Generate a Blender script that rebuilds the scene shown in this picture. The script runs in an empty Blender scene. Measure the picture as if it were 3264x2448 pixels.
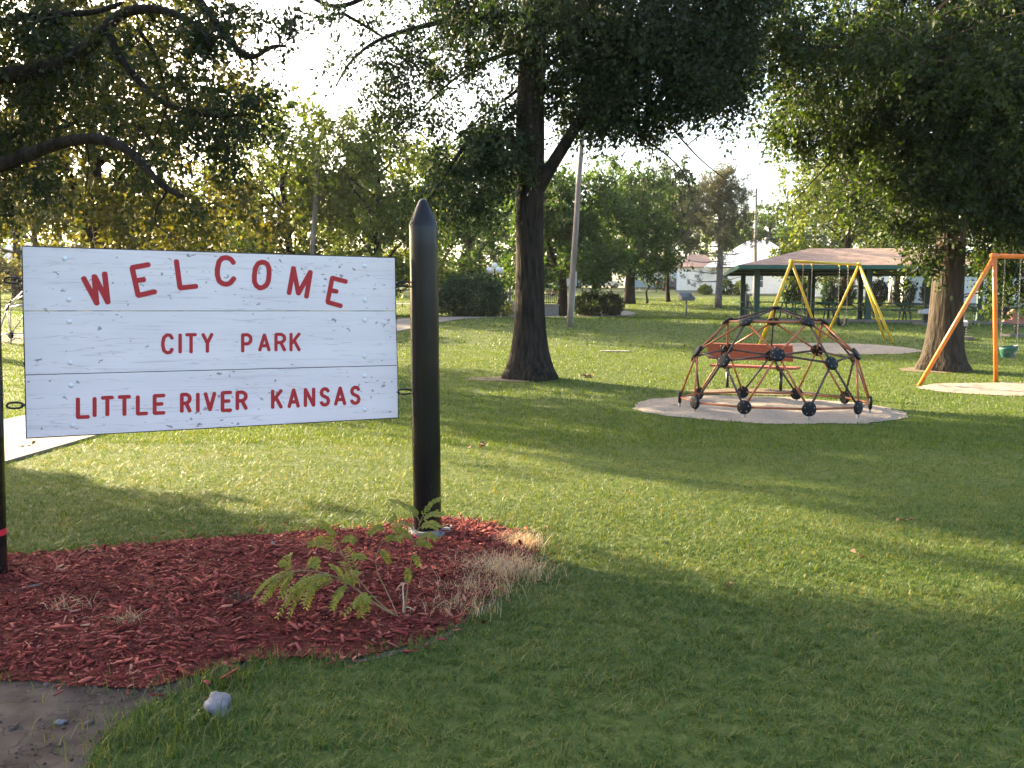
import bpy, math, random
import numpy as np
from mathutils import Vector, Matrix, noise as mnoise

# ------------------------------------------------------------------ camera, sky, sun, exposure
SC = bpy.context.scene
COL = SC.collection
F_PX, PW, PH = 2850.0, 3264.0, 2448.0
EYE = 1.54
PITCH = math.atan((1224.0 - 1009.0) / F_PX)
ROLL = math.radians(0.5)
_F = Vector((0, math.cos(PITCH), -math.sin(PITCH)))
_X = Vector((1, 0, 0))
_U = Vector((0, math.sin(PITCH), math.cos(PITCH)))
_R = _X * math.cos(ROLL) + _U * math.sin(ROLL)
_UP = _U * math.cos(ROLL) - _X * math.sin(ROLL)
CAMLOC = Vector((0, 0, EYE))

cam = bpy.data.cameras.new('camera')
cam.sensor_fit = 'HORIZONTAL'
cam.sensor_width = 36.0
cam.lens = F_PX / PW * 36.0
cam.clip_start = 0.05
cam.clip_end = 3000.0
camo = bpy.data.objects.new('camera', cam)
COL.objects.link(camo)
camo.matrix_world = Matrix(((_R.x, _UP.x, -_F.x, 0), (_R.y, _UP.y, -_F.y, 0), (_R.z, _UP.z, -_F.z, EYE), (0, 0, 0, 1)))
SC.camera = camo

SUN_AZ = math.radians(-50.0)      # from +Y, negative = to the left
SUN_EL = math.radians(20.0)
W = bpy.data.worlds.new('World')
SC.world = W
W.use_nodes = True
_nt = W.node_tree
_nt.nodes.clear()
_sky = _nt.nodes.new('ShaderNodeTexSky')
_sky.sky_type = 'NISHITA'
_sky.sun_disc = False
_sky.sun_elevation = SUN_EL
_sky.sun_rotation = SUN_AZ
_sky.air_density = 1.0
_sky.dust_density = 5.0
_sky.ozone_density = 1.0
_bg = _nt.nodes.new('ShaderNodeBackground')
_bg.inputs['Strength'].default_value = 0.115
_wo = _nt.nodes.new('ShaderNodeOutputWorld')
_nt.links.new(_sky.outputs[0], _bg.inputs['Color'])
_nt.links.new(_bg.outputs[0], _wo.inputs['Surface'])

sl = bpy.data.lights.new('sun', 'SUN')
sl.energy = 5.0
sl.angle = math.radians(0.55)
sl.color = (1.0, 0.80, 0.50)
so = bpy.data.objects.new('sun', sl)
COL.objects.link(so)
SUNDIR = Vector((math.sin(SUN_AZ) * math.cos(SUN_EL), math.cos(SUN_AZ) * math.cos(SUN_EL), math.sin(SUN_EL)))
so.rotation_euler = (-SUNDIR).to_track_quat('-Z', 'Y').to_euler()
so.location = SUNDIR * 60

SC.view_settings.view_transform = 'Standard'
SC.view_settings.look = 'None'
SC.view_settings.exposure = 2.75
SC.view_settings.gamma = 1.0
SC.view_settings.use_curve_mapping = False
SC.render.engine = 'CYCLES'
SC.cycles.max_bounces = 8
SC.cycles.transparent_max_bounces = 8

# ------------------------------------------------------------------ pixel / ground helpers
_gy = np.array([-60, 0, 12, 15, 18, 20, 22, 26, 30, 36, 38, 46, 49, 60, 91, 130, 200, 400, 900.])
_gzv = np.array([0, 0, 0, .01, .08, .16, .27, .48, .76, 1.28, 1.46, 1.53, 1.70, 2.38, 4.05, 5.8, 8.2, 12., 15.])
_ty = np.arange(-60, 900, 0.25)
_tz = np.interp(_ty, _gy, _gzv)
_k = np.ones(17) / 17
_tz = np.convolve(np.pad(_tz, 8, mode='edge'), _k, mode='valid')


def gz(y):
    return np.interp(y, _ty, _tz)


def ray(px, py):
    a = (px - PW / 2) / F_PX
    b = (PH / 2 - py) / F_PX
    return _F + _R * a + _UP * b


def at(px, py, D):
    d = ray(px, py)
    return CAMLOC + d * (D / d.y)


def gnd(px, py):
    d = ray(px, py)
    lo, hi = 0.5, 400.0
    prev = None
    t = 0.5
    while t < 300:
        p = CAMLOC + d * (t / d.y)
        if p.z <= float(gz(p.y)):
            lo, hi = t - 0.25 if t > 0.75 else 0.5, t
            break
        t += 0.25
    for _ in range(24):
        m = (lo + hi) / 2
        p = CAMLOC + d * (m / d.y)
        if p.z <= float(gz(p.y)):
            hi = m
        else:
            lo = m
    p = CAMLOC + d * (hi / d.y)
    return Vector((p.x, p.y, float(gz(p.y))))


def xat(px, D):
    return at(px, 1015, D).x


def G(x, y):
    return Vector((x, y, float(gz(y))))


# ------------------------------------------------------------------ materials
MATS = {}


def node(nt, t, **kw):
    n = nt.nodes.new(t)
    for k, v in kw.items():
        setattr(n, k, v)
    return n


def ramp(nt, stops):
    r = nt.nodes.new('ShaderNodeValToRGB')
    e = r.color_ramp.elements
    while len(e) < len(stops):
        e.new(0.5)
    for i, (p, c) in enumerate(stops):
        e[i].position = p
        e[i].color = (c[0], c[1], c[2], 1)
    return r


def noisy(name, c1, c2, scale=8.0, rough=0.6, metal=0.0, bump=0.0, bscale=None, stretch=(1, 1, 1), spec=0.4, c3=None, detail=6, coat=0.0):
    if name in MATS:
        return MATS[name]
    m = bpy.data.materials.new(name)
    m.use_nodes = True
    nt = m.node_tree
    b = nt.nodes['Principled BSDF']
    tc = node(nt, 'ShaderNodeTexCoord')
    mp = node(nt, 'ShaderNodeMapping')
    mp.inputs['Scale'].default_value = stretch
    nt.links.new(tc.outputs['Object'], mp.inputs[0])
    n = node(nt, 'ShaderNodeTexNoise')
    n.inputs['Scale'].default_value = scale
    n.inputs['Detail'].default_value = detail
    n.inputs['Roughness'].default_value = 0.65
    nt.links.new(mp.outputs[0], n.inputs['Vector'])
    st = [(0.32, c1), (0.68, c2)] if c3 is None else [(0.25, c1), (0.5, c2), (0.75, c3)]
    r = ramp(nt, st)
    nt.links.new(n.outputs['Fac'], r.inputs['Fac'])
    nt.links.new(r.outputs[0], b.inputs['Base Color'])
    b.inputs['Roughness'].default_value = rough
    b.inputs['Metallic'].default_value = metal
    b.inputs['Specular IOR Level'].default_value = spec
    if coat:
        b.inputs['Coat Weight'].default_value = coat
        b.inputs['Coat Roughness'].default_value = 0.08
    if bump:
        n2 = node(nt, 'ShaderNodeTexNoise')
        n2.inputs['Scale'].default_value = bscale or scale * 2
        n2.inputs['Detail'].default_value = 8
        nt.links.new(mp.outputs[0], n2.inputs['Vector'])
        bp = node(nt, 'ShaderNodeBump')
        bp.inputs['Strength'].default_value = bump
        bp.inputs['Distance'].default_value = 0.06 if 'bark' in name else 0.02
        nt.links.new(n2.outputs['Fac'], bp.inputs['Height'])
        nt.links.new(bp.outputs[0], b.inputs['Normal'])
    MATS[name] = m
    return m


def leafmat(name, stops, trans=0.45, tint=(1.15, 1.1, 0.5), rough=0.5, spec=0.3, nscale=0.35, wts=(.72, .28)):
    """leaf / blade material: diffuse + translucent, colour varied per leaf and by a soft noise"""
    m = bpy.data.materials.new(name)
    m.use_nodes = True
    nt = m.node_tree
    b = nt.nodes['Principled BSDF']
    out = nt.nodes['Material Output']
    g = node(nt, 'ShaderNodeNewGeometry')
    n = node(nt, 'ShaderNodeTexNoise')
    n.inputs['Scale'].default_value = nscale
    n.inputs['Detail'].default_value = 3
    tc = node(nt, 'ShaderNodeTexCoord')
    nt.links.new(tc.outputs['Object'], n.inputs['Vector'])
    mth = node(nt, 'ShaderNodeMath', operation='MULTIPLY_ADD')
    mth.inputs[1].default_value = wts[0]
    nt.links.new(g.outputs['Random Per Island'], mth.inputs[0])
    m2 = node(nt, 'ShaderNodeMath', operation='MULTIPLY')
    m2.inputs[1].default_value = wts[1]
    nt.links.new(n.outputs['Fac'], m2.inputs[0])
    nt.links.new(m2.outputs[0], mth.inputs[2])
    r = ramp(nt, stops)
    nt.links.new(mth.outputs[0], r.inputs['Fac'])
    nt.links.new(r.outputs[0], b.inputs['Base Color'])
    b.inputs['Roughness'].default_value = rough
    b.inputs['Specular IOR Level'].default_value = spec
    tr = node(nt, 'ShaderNodeBsdfTranslucent')
    mul = node(nt, 'ShaderNodeMix', data_type='RGBA', blend_type='MULTIPLY')
    mul.inputs[0].default_value = 1.0
    nt.links.new(r.outputs[0], mul.inputs[6])
    mul.inputs[7].default_value = (tint[0], tint[1], tint[2], 1)
    nt.links.new(mul.outputs[2], tr.inputs['Color'])
    mix = node(nt, 'ShaderNodeMixShader')
    mix.inputs[0].default_value = trans
    nt.links.new(b.outputs[0], mix.inputs[1])
    nt.links.new(tr.outputs[0], mix.inputs[2])
    nt.links.new(mix.outputs[0], out.inputs['Surface'])
    MATS[name] = m
    return m


# ------------------------------------------------------------------ object helpers
ORIGIN = {}


def setp(o, label=None, cat=None, group=None, kind=None):
    if label:
        o['label'] = label
    if cat:
        o['category'] = cat
    if group:
        o['group'] = group
    if kind:
        o['kind'] = kind
    return o


def thing(name, label, cat, loc, rz=0.0, group=None):
    o = bpy.data.objects.new(name, None)
    o.empty_display_size = 0.2
    COL.objects.link(o)
    o.location = loc
    o.rotation_euler = (0, 0, rz)
    ORIGIN[o.name] = Vector(loc) if rz == 0.0 else Vector((0, 0, 0))
    return setp(o, label, cat, group)


def _link(name, me, mat, parent, org):
    o = bpy.data.objects.new(name, me)
    for mm in (mat if isinstance(mat, (list, tuple)) else [mat]):
        me.materials.append(mm)
    COL.objects.link(o)
    if parent is not None:
        o.parent = parent
    ORIGIN[o.name] = org
    return o


def np_obj(name, V, Fc, mat, parent=None, smooth=False):
    """V (n,3) array, Fc (m,k) faces of constant size"""
    V = np.asarray(V, dtype=np.float32)
    Fc = np.asarray(Fc, dtype=np.int32)
    org = ORIGIN[parent.name] if parent is not None else Vector((0, 0, 0))
    V = V - np.array(org, dtype=np.float32)
    me = bpy.data.meshes.new(name)
    k = Fc.shape[1]
    me.vertices.add(len(V))
    me.vertices.foreach_set('co', V.ravel())
    me.loops.add(Fc.size)
    me.loops.foreach_set('vertex_index', Fc.ravel())
    me.polygons.add(len(Fc))
    me.polygons.foreach_set('loop_start', np.arange(0, Fc.size, k, dtype=np.int32))
    if smooth:
        me.polygons.foreach_set('use_smooth', np.ones(len(Fc), dtype=bool))
    me.update(calc_edges=True)
    me.validate()
    return _link(name, me, mat, parent, org)


class MB:
    def __init__(self):
        self.v = []
        self.f = []
        self.mi = []

    def add(self, vs, fs, mi=0):
        n = len(self.v)
        self.v += [tuple(p) for p in vs]
        self.f += [tuple(i + n for i in f) for f in fs]
        self.mi += [mi] * len(fs)
        return self

    def box(self, c, s, rz=0.0, mi=0, M=None):
        x, y, z = s[0] / 2, s[1] / 2, s[2] / 2
        R = Matrix.Rotation(rz, 3, 'Z') if M is None else M
        c = Vector(c)
        vs = [c + R @ Vector(p) for p in ((-x, -y, -z), (x, -y, -z), (x, y, -z), (-x, y, -z), (-x, -y, z), (x, -y, z), (x, y, z), (-x, y, z))]
        return self.add(vs, [(0, 3, 2, 1), (4, 5, 6, 7), (0, 1, 5, 4), (1, 2, 6, 5), (2, 3, 7, 6), (3, 0, 4, 7)], mi)

    def bar(self, a, b, w, t, up=(0, 0, 1), mi=0):
        """rectangular bar from a to b, w across, t along up"""
        a, b = Vector(a), Vector(b)
        d = (b - a).normalized()
        u = Vector(up)
        s = d.cross(u)
        if s.length < 1e-4:
            s = d.cross(Vector((1, 0, 0)))
        s.normalize()
        u = s.cross(d).normalized()
        vs = []
        for p in (a, b):
            for i, j in ((-1, -1), (1, -1), (1, 1), (-1, 1)):
                vs.append(p + s * (i * w / 2) + u * (j * t / 2))
        return self.add(vs, [(0, 1, 2, 3), (7, 6, 5, 4), (0, 4, 5, 1), (1, 5, 6, 2), (2, 6, 7, 3), (3, 7, 4, 0)], mi)

    def tube(self, pts, radii, seg=8, cap=True, mi=0, lob=None):
        pts = [Vector(p) for p in pts]
        if not isinstance(radii, (list, tuple)):
            radii = [radii] * len(pts)
        n0 = len(self.v)
        n = len(pts)
        d0 = (pts[1] - pts[0]).normalized()
        ref = Vector((1, 0, 0)) if abs(d0.x) < 0.8 else Vector((0, 1, 0))
        u = d0.cross(ref).normalized()
        for i, p in enumerate(pts):
            if i == 0:
                d = d0
            elif i == n - 1:
                d = (pts[i] - pts[i - 1]).normalized()
            else:
                d = (pts[i + 1] - pts[i - 1]).normalized()
            u = (u - d * u.dot(d))
            if u.length < 1e-6:
                u = d.orthogonal()
            u.normalize()
            w = d.cross(u)
            for k in range(seg):
                a = 2 * math.pi * k / seg
                rr = radii[i] * (lob(i, a) if lob else 1.0)
                self.v.append(tuple(p + u * (rr * math.cos(a)) + w * (rr * math.sin(a))))
        for i in range(n - 1):
            for k in range(seg):
                a = n0 + i * seg + k
                b = n0 + i * seg + (k + 1) % seg
                self.f.append((a, b, b + seg, a + seg))
                self.mi.append(mi)
        if cap:
            self.f.append(tuple(n0 + k for k in reversed(range(seg))))
            self.f.append(tuple(n0 + (n - 1) * seg + k for k in range(seg)))
            self.mi += [mi, mi]
        return self

    def lathe(self, prof, c=(0, 0, 0), seg=20, mi=0, axis=None):
        """prof = [(r,z)...] around z (or along axis vector) at c"""
        c = Vector(c)
        if axis is None:
            ux, uy, uz = Vector((1, 0, 0)), Vector((0, 1, 0)), Vector((0, 0, 1))
        else:
            uz = Vector(axis).normalized()
            ux = uz.orthogonal().normalized()
            uy = uz.cross(ux)
        n0 = len(self.v)
        for r, z in prof:
            r = max(r, 1e-4)
            for k in range(seg):
                a = 2 * math.pi * k / seg
                self.v.append(tuple(c + ux * (r * math.cos(a)) + uy * (r * math.sin(a)) + uz * z))
        for i in range(len(prof) - 1):
            for k in range(seg):
                a = n0 + i * seg + k
                b = n0 + i * seg + (k + 1) % seg
                self.f.append((a, b, b + seg, a + seg))
                self.mi.append(mi)
        self.f.append(tuple(n0 + k for k in reversed(range(seg))))
        self.f.append(tuple(n0 + (len(prof) - 1) * seg + k for k in range(seg)))
        self.mi += [mi, mi]
        return self

    def ball(self, c, r, seg=12, rings=8, mi=0, sz=1.0):
        prof = [(r * math.sin(math.pi * i / rings), -r * sz * math.cos(math.pi * i / rings)) for i in range(rings + 1)]
        return self.lathe(prof, c, seg, mi)

    def prism(self, poly, a, b, mi=0):
        """poly = list of 3D points (front), extruded by vector a..b offsets"""
        a, b = Vector(a), Vector(b)
        n = len(poly)
        vs = [Vector(p) + a for p in poly] + [Vector(p) + b for p in poly]
        fs = [tuple(range(n)), tuple(reversed(range(n, 2 * n)))]
        for i in range(n):
            j = (i + 1) % n
            fs.append((i, i + n, j + n, j))
        return self.add(vs, fs, mi)

    def mesh(self, name, org=Vector((0, 0, 0)), smooth=False):
        me = bpy.data.meshes.new(name)
        me.from_pydata([(x - org[0], y - org[1], z - org[2]) for x, y, z in self.v], [], self.f)
        me.polygons.foreach_set('material_index', self.mi)
        if smooth:
            me.polygons.foreach_set('use_smooth', [len(f) <= 4 for f in self.f])
        me.update()
        return me

    def build(self, name, mat, parent=None, smooth=False, recalc=True):
        import bmesh
        org = ORIGIN[parent.name] if parent is not None else Vector((0, 0, 0))
        me = self.mesh(name, org, smooth)
        if recalc:
            bm = bmesh.new()
            bm.from_mesh(me)
            bmesh.ops.recalc_face_normals(bm, faces=bm.faces)
            bm.to_mesh(me)
            bm.free()
        return _link(name, me, mat, parent, org)


def solo(mb, name, mat, label, cat, group=None, smooth=False):
    """a one-mesh top-level thing with its origin at its base"""
    v = np.array(mb.v)
    org = Vector(((v[:, 0].min() + v[:, 0].max()) / 2, (v[:, 1].min() + v[:, 1].max()) / 2, v[:, 2].min()))
    import bmesh
    me = mb.mesh(name, org, smooth)
    bm = bmesh.new()
    bm.from_mesh(me)
    bmesh.ops.recalc_face_normals(bm, faces=bm.faces)
    bm.to_mesh(me)
    bm.free()
    o = _link(name, me, mat, None, org)
    o.location = org
    return setp(o, label, cat, group)


def copy_tree(o, parent=None):
    c = o.copy()
    COL.objects.link(c)
    if parent is not None:
        c.parent = parent
    for ch in [x for x in bpy.data.objects if x.parent == o]:
        copy_tree(ch, c)
    return c


def in_poly(P, poly):
    """P (n,2), poly [(x,y)]"""
    x, y = P[:, 0], P[:, 1]
    inside = np.zeros(len(P), dtype=bool)
    n = len(poly)
    j = n - 1
    for i in range(n):
        xi, yi = poly[i]
        xj, yj = poly[j]
        c = ((yi > y) != (yj > y)) & (x < (xj - xi) * (y - yi) / (yj - yi + 1e-12) + xi)
        inside ^= c
        j = i
    return inside


def smooth_poly(pts, it=2, closed=True):
    pts = [Vector(p) for p in pts]
    for _ in range(it):
        q = []
        n = len(pts)
        rng = range(n) if closed else range(n - 1)
        if not closed:
            q.append(pts[0])
        for i in rng:
            a, b = pts[i], pts[(i + 1) % n]
            q.append(a * .75 + b * .25)
            q.append(a * .25 + b * .75)
        if not closed:
            q.append(pts[-1])
        pts = q
    return pts


def jag(pts, amp, seed, f=6.0):
    out = []
    for p in pts:
        v = mnoise.noise_vector(Vector((p.x * f, p.y * f, seed)))
        out.append(Vector((p.x + v.x * amp, p.y + v.y * amp, 0)))
    return out


def sheet(name, poly, zoff, mat, kind='structure', step=None, parent=None, dome=0.0, bumpy=0.0, seed=0):
    """flat patch following the ground, from an outline in plan; grid-filled when step is given"""
    import bmesh
    bm = bmesh.new()
    vs = [bm.verts.new((p.x, p.y, 0)) for p in poly]
    bm.faces.new(vs)
    if step:
        xs = [p.x for p in poly]
        ys = [p.y for p in poly]
        for lo, hi, ax in ((min(xs), max(xs), 0), (min(ys), max(ys), 1)):
            t = lo + step
            while t < hi:
                no = (1, 0, 0) if ax == 0 else (0, 1, 0)
                co = (t, 0, 0) if ax == 0 else (0, t, 0)
                bmesh.ops.bisect_plane(bm, geom=bm.verts[:] + bm.edges[:] + bm.faces[:], plane_co=co, plane_no=no)
                t += step
    bmesh.ops.triangulate(bm, faces=bm.faces[:])
    edge = set(v for e in bm.edges if e.is_boundary for v in e.verts)
    bpts = np.array([(v.co.x, v.co.y) for v in edge])
    for v in bm.verts:
        z = float(gz(v.co.y)) + zoff
        if dome or bumpy:
            d = float(np.min(np.hypot(bpts[:, 0] - v.co.x, bpts[:, 1] - v.co.y)))
            k = min(1.0, d / 0.35)
            z += dome * k
            z += bumpy * k * mnoise.noise(Vector((v.co.x * 2.2, v.co.y * 2.2, seed)))
            z += bumpy * .5 * k * mnoise.noise(Vector((v.co.x * 6, v.co.y * 6, seed + 3)))
        v.co.z = max(z, float(gz(v.co.y)) + min(zoff, .007)) if (dome or bumpy) else z
    for f in bm.faces:
        if f.normal.z < 0:
            f.normal_flip()
        f.smooth = True
    me = bpy.data.meshes.new(name)
    bm.to_mesh(me)
    bm.free()
    o = _link(name, me, mat, parent, Vector((0, 0, 0)))
    return setp(o, kind=kind)


# ------------------------------------------------------------------ palette
BARK = noisy('bark', (.016, .013, .010), (.080, .062, .046), 13, .92, bump=1.0, bscale=15, stretch=(1, 1, .14), spec=.12)
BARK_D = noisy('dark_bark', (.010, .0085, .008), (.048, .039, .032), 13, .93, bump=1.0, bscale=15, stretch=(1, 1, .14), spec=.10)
BARK_G = noisy('grey_bark', (.09, .08, .075), (.22, .19, .17), 8, .9, bump=.8, bscale=14, stretch=(1, 1, .3), spec=.15)
POLEWOOD = noisy('weathered_pole', (.16, .13, .12), (.36, .31, .28), 6, .85, bump=.5, bscale=20, stretch=(1, 1, .08), spec=.2)
CONCRETE = noisy('concrete', (.12, .104, .092), (.19, .168, .15), 3, .9, bump=.3, bscale=40, spec=.2, c3=(.155, .136, .121))
SAND = noisy('sand', (.15, .124, .098), (.29, .245, .20), 7, .95, bump=1.0, bscale=12, spec=.1, c3=(.22, .184, .15))
SOIL = noisy('rim_soil', (.075, .058, .046), (.16, .125, .10), 9, .95, bump=.8, bscale=40, spec=.1, c3=(.115, .09, .072))
DIRT = noisy('dirt', (.10, .080, .052), (.21, .165, .115), 5, .95, bump=.5, bscale=20, spec=.1)
ORANGE = noisy('orange_paint', (.66, .17, .035), (.78, .24, .05), 12, .42, spec=.45)
SALMON = noisy('faded_orange_paint', (.26, .075, .026), (.38, .125, .042), 16, .45, spec=.45)
YELLOW = noisy('yellow_paint', (.66, .42, .02), (.78, .52, .04), 12, .4, spec=.45)
BROWNBAR = noisy('brown_powder_coat', (.050, .030, .028), (.095, .058, .052), 18, .5, spec=.3)
BLACKP = noisy('black_plastic', (.007, .007, .008), (.016, .016, .018), 30, .6, spec=.22, bump=.15, bscale=60)
GALV = noisy('galvanised_steel', (.16, .16, .165), (.27, .27, .275), 25, .5, metal=.6)
CHAIN = noisy('chain_steel', (.20, .19, .18), (.34, .33, .31), 30, .45, metal=.7)
BLACKM = noisy('black_metal', (.010, .009, .009), (.022, .020, .020), 20, .45, spec=.5)
REDW = noisy('red_brown_board', (.26, .062, .036), (.36, .095, .055), 6, .6, stretch=(.4, 3, 3), spec=.35)
GREENP = noisy('green_paint', (.016, .046, .038), (.028, .070, .056), 8, .55, spec=.4)
GREENL = noisy('green_fascia', (.028, .092, .072), (.045, .13, .10), 6, .6, spec=.35)
WHITEW = noisy('white_siding', (.70, .70, .69), (.80, .80, .79), 3, .75, spec=.3)
WHITER = noisy('white_roof', (.62, .62, .62), (.74, .74, .73), 4, .7, spec=.3)
CREAMW = noisy('cream_siding', (.52, .47, .36), (.60, .55, .43), 3, .75)
BLUEW = noisy('pale_blue_siding', (.46, .54, .62), (.56, .63, .70), 3, .75)
TANROOF = noisy('tan_shingles', (.26, .16, .12), (.40, .27, .21), 14, .9, bump=.4, stretch=(1, 1, 3))
GLASS = noisy('window_glass', (.05, .06, .07), (.12, .13, .14), 2, .12, spec=.6)
GREYT = noisy('grey_trim', (.45, .45, .46), (.55, .55, .56), 5, .7)
STONE = noisy('pale_stone', (.11, .106, .106), (.21, .20, .198), 14, .85, bump=.6, bscale=30, spec=.25)
STONEG = noisy('grey_stone', (.20, .19, .18), (.34, .32, .30), 10, .9, bump=.6, bscale=24)
TWIG = noisy('twig_bark', (.05, .038, .03), (.12, .09, .065), 20, .9, spec=.15)
PALEST = noisy('pale_dead_stalk', (.45, .38, .27), (.62, .54, .40), 20, .85)

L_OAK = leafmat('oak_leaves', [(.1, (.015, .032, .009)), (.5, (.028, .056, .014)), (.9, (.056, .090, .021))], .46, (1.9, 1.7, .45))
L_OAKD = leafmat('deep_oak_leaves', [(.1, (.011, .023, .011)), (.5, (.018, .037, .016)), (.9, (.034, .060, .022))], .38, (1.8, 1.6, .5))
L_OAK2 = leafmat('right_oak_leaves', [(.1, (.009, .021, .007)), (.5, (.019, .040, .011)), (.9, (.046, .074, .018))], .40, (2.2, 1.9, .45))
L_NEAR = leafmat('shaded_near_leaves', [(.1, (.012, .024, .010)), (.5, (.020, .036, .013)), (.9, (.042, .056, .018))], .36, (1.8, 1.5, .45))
L_OLIVE = leafmat('olive_leaves', [(.1, (.034, .047, .013)), (.5, (.062, .072, .019)), (.9, (.118, .106, .029))], .48, (1.5, 1.30, .47))
L_LIME = leafmat('lime_leaves', [(.1, (.040, .070, .012)), (.5, (.075, .115, .020)), (.9, (.13, .155, .030))], .50, (1.5, 1.35, .45))
L_GREEN = leafmat('mid_green_leaves', [(.1, (.022, .052, .014)), (.5, (.040, .082, .020)), (.9, (.066, .112, .028))], .45, (1.5, 1.4, .5))
L_DARK = leafmat('dark_leaves', [(.1, (.010, .022, .010)), (.5, (.020, .040, .016)), (.9, (.036, .062, .022))], .3, (1.3, 1.3, .5))
L_PINE = leafmat('pine_needles', [(.1, (.050, .062, .036)), (.5, (.085, .092, .056)), (.9, (.125, .12, .075))], .3, (1.3, 1.2, .6))
L_JUNI = leafmat('juniper_sprays', [(.1, (.016, .042, .022)), (.5, (.030, .068, .034)), (.9, (.055, .100, .045))], .3, (1.2, 1.2, .6))
L_SEED = leafmat('seedling_leaves', [(.1, (.14, .17, .020)), (.5, (.21, .235, .030)), (.9, (.32, .27, .05))], .45, (1.3, 1.2, .5), nscale=3)
L_GRASS = leafmat('grass_blades', [(.18, (.022, .066, .010)), (.44, (.046, .106, .017)), (.70, (.085, .138, .027)), (.84, (.145, .158, .050)), (.98, (.26, .215, .11))], .42, (1.75, 1.30, .38), nscale=1.6, wts=(.62, .48))
L_GRASSF = leafmat('far_grass_blades', [(.14, (.030, .078, .011)), (.45, (.052, .112, .017)), (.75, (.085, .142, .024)), (.95, (.13, .158, .036))], .42, (1.75, 1.30, .38), nscale=.6)
L_STRAW = leafmat('dry_straw', [(.1, (.34, .23, .12)), (.5, (.46, .34, .20)), (.9, (.58, .46, .30))], .3, (1.2, 1.1, .8), nscale=3)
L_DEAD = leafmat('dead_leaf', [(.1, (.085, .045, .025)), (.5, (.15, .080, .045)), (.9, (.25, .16, .09))], .05, (1.2, 1.0, .6), nscale=5)

exec_parts = True

# ================================================================== GROUND
def ground_mat():
    m = bpy.data.materials.new('lawn_ground')
    m.use_nodes = True
    nt = m.node_tree
    b = nt.nodes['Principled BSDF']
    tc = node(nt, 'ShaderNodeTexCoord')
    n1 = node(nt, 'ShaderNodeTexNoise')
    n1.inputs['Scale'].default_value = 0.5
    n1.inputs['Detail'].default_value = 5
    n2 = node(nt, 'ShaderNodeTexNoise')
    n2.inputs['Scale'].default_value = 14
    n2.inputs['Detail'].default_value = 8
    for n in (n1, n2):
        nt.links.new(tc.outputs['Object'], n.inputs['Vector'])
    r1 = ramp(nt, [(.3, (.045, .085, .016)), (.55, (.075, .118, .025)), (.75, (.125, .145, .042))])
    r2 = ramp(nt, [(.35, (.030, .034, .012)), (.6, (.085, .085, .030)), (.75, (.15, .125, .060))])
    nt.links.new(n1.outputs['Fac'], r1.inputs['Fac'])
    nt.links.new(n2.outputs['Fac'], r2.inputs['Fac'])
    mx = node(nt, 'ShaderNodeMix', data_type='RGBA')
    mx.inputs[0].default_value = .5
    nt.links.new(r1.outputs[0], mx.inputs[6])
    nt.links.new(r2.outputs[0], mx.inputs[7])
    nt.links.new(mx.outputs[2], b.inputs['Base Color'])
    b.inputs['Roughness'].default_value = .95
    b.inputs['Specular IOR Level'].default_value = .1
    bp = node(nt, 'ShaderNodeBump')
    bp.inputs['Strength'].default_value = .8
    bp.inputs['Distance'].default_value = .03
    nt.links.new(n2.outputs['Fac'], bp.inputs['Height'])
    nt.links.new(bp.outputs[0], b.inputs['Normal'])
    return m


gx = np.concatenate([np.arange(-900, -60, 60), np.arange(-60, 60, 3), np.arange(60, 901, 60)])
gyv = np.concatenate([np.arange(-40, 0, 5), np.arange(0, 70, .5), np.arange(70, 200, 5), np.arange(200, 901, 50)])
XX, YY = np.meshgrid(gx, gyv)
V = np.stack([XX.ravel(), YY.ravel(), gz(YY.ravel())], 1)
nx, ny = len(gx), len(gyv)
ii, jj = np.meshgrid(np.arange(nx - 1), np.arange(ny - 1))
a = (jj * nx + ii).ravel()
ground = np_obj('ground', V, np.stack([a, a + 1, a + 1 + nx, a + nx], 1), ground_mat(), smooth=True)
setp(ground, kind='structure')


def pxpoly(pts):
    return [gnd(*p) for p in pts]


# --- mulch bed, bare soil (outlines read off the photograph onto the ground)
BED_PX = [(60, 1780), (240, 1762), (420, 1746), (570, 1732), (800, 1712), (1000, 1700), (1190, 1688), (1330, 1662), (1430, 1652), (1560, 1672), (1650, 1700), (1712, 1735),
          (1690, 1790), (1640, 1850), (1560, 1905), (1470, 1985), (1350, 2052), (1200, 2100), (1000, 2108), (840, 2104), (720, 2130), (600, 2172), (440, 2205), (230, 2195), (60, 2175)]
bed = pxpoly(BED_PX)
bl = bed[0]
bed = bed + [Vector((-3.6, 3.75, 0)), Vector((-4.4, 3.9, 0)), Vector((-4.7, 4.6, 0)), Vector((-4.3, 5.35, 0)), Vector((-3.5, 5.6, 0))]
bed = jag(smooth_poly(bed, 2), .035, 1.0, 5)
BED2 = [(p.x, p.y) for p in bed]
SOIL_PX = [(840, 2100), (720, 2150), (560, 2210), (450, 2260), (350, 2330), (300, 2400), (270, 2470), (60, 2560)]
soil = [Vector((-2.0, 4.2, 0))] + pxpoly(SOIL_PX) + [Vector((-2.2, 2.3, 0)), Vector((-4.0, 2.6, 0)), Vector((-4.4, 3.6, 0)), Vector((-3.6, 4.2, 0))]
soil = jag(smooth_poly(soil, 2), .04, 4.0, 5)
SOIL2 = [(p.x, p.y) for p in soil]
# rim of worn soil round the bed's right tip
tip = pxpoly([(1180, 1690), (1340, 1650), (1470, 1640), (1600, 1680), (1720, 1735), (1700, 1810), (1600, 1900), (1480, 2000), (1330, 2075), (1100, 2125), (1000, 2080), (1300, 1980), (1450, 1800), (1300, 1730)])
tip = jag(smooth_poly(tip, 2), .03, 7.0, 6)


TIP2 = [(p.x, p.y) for p in tip]


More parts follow.
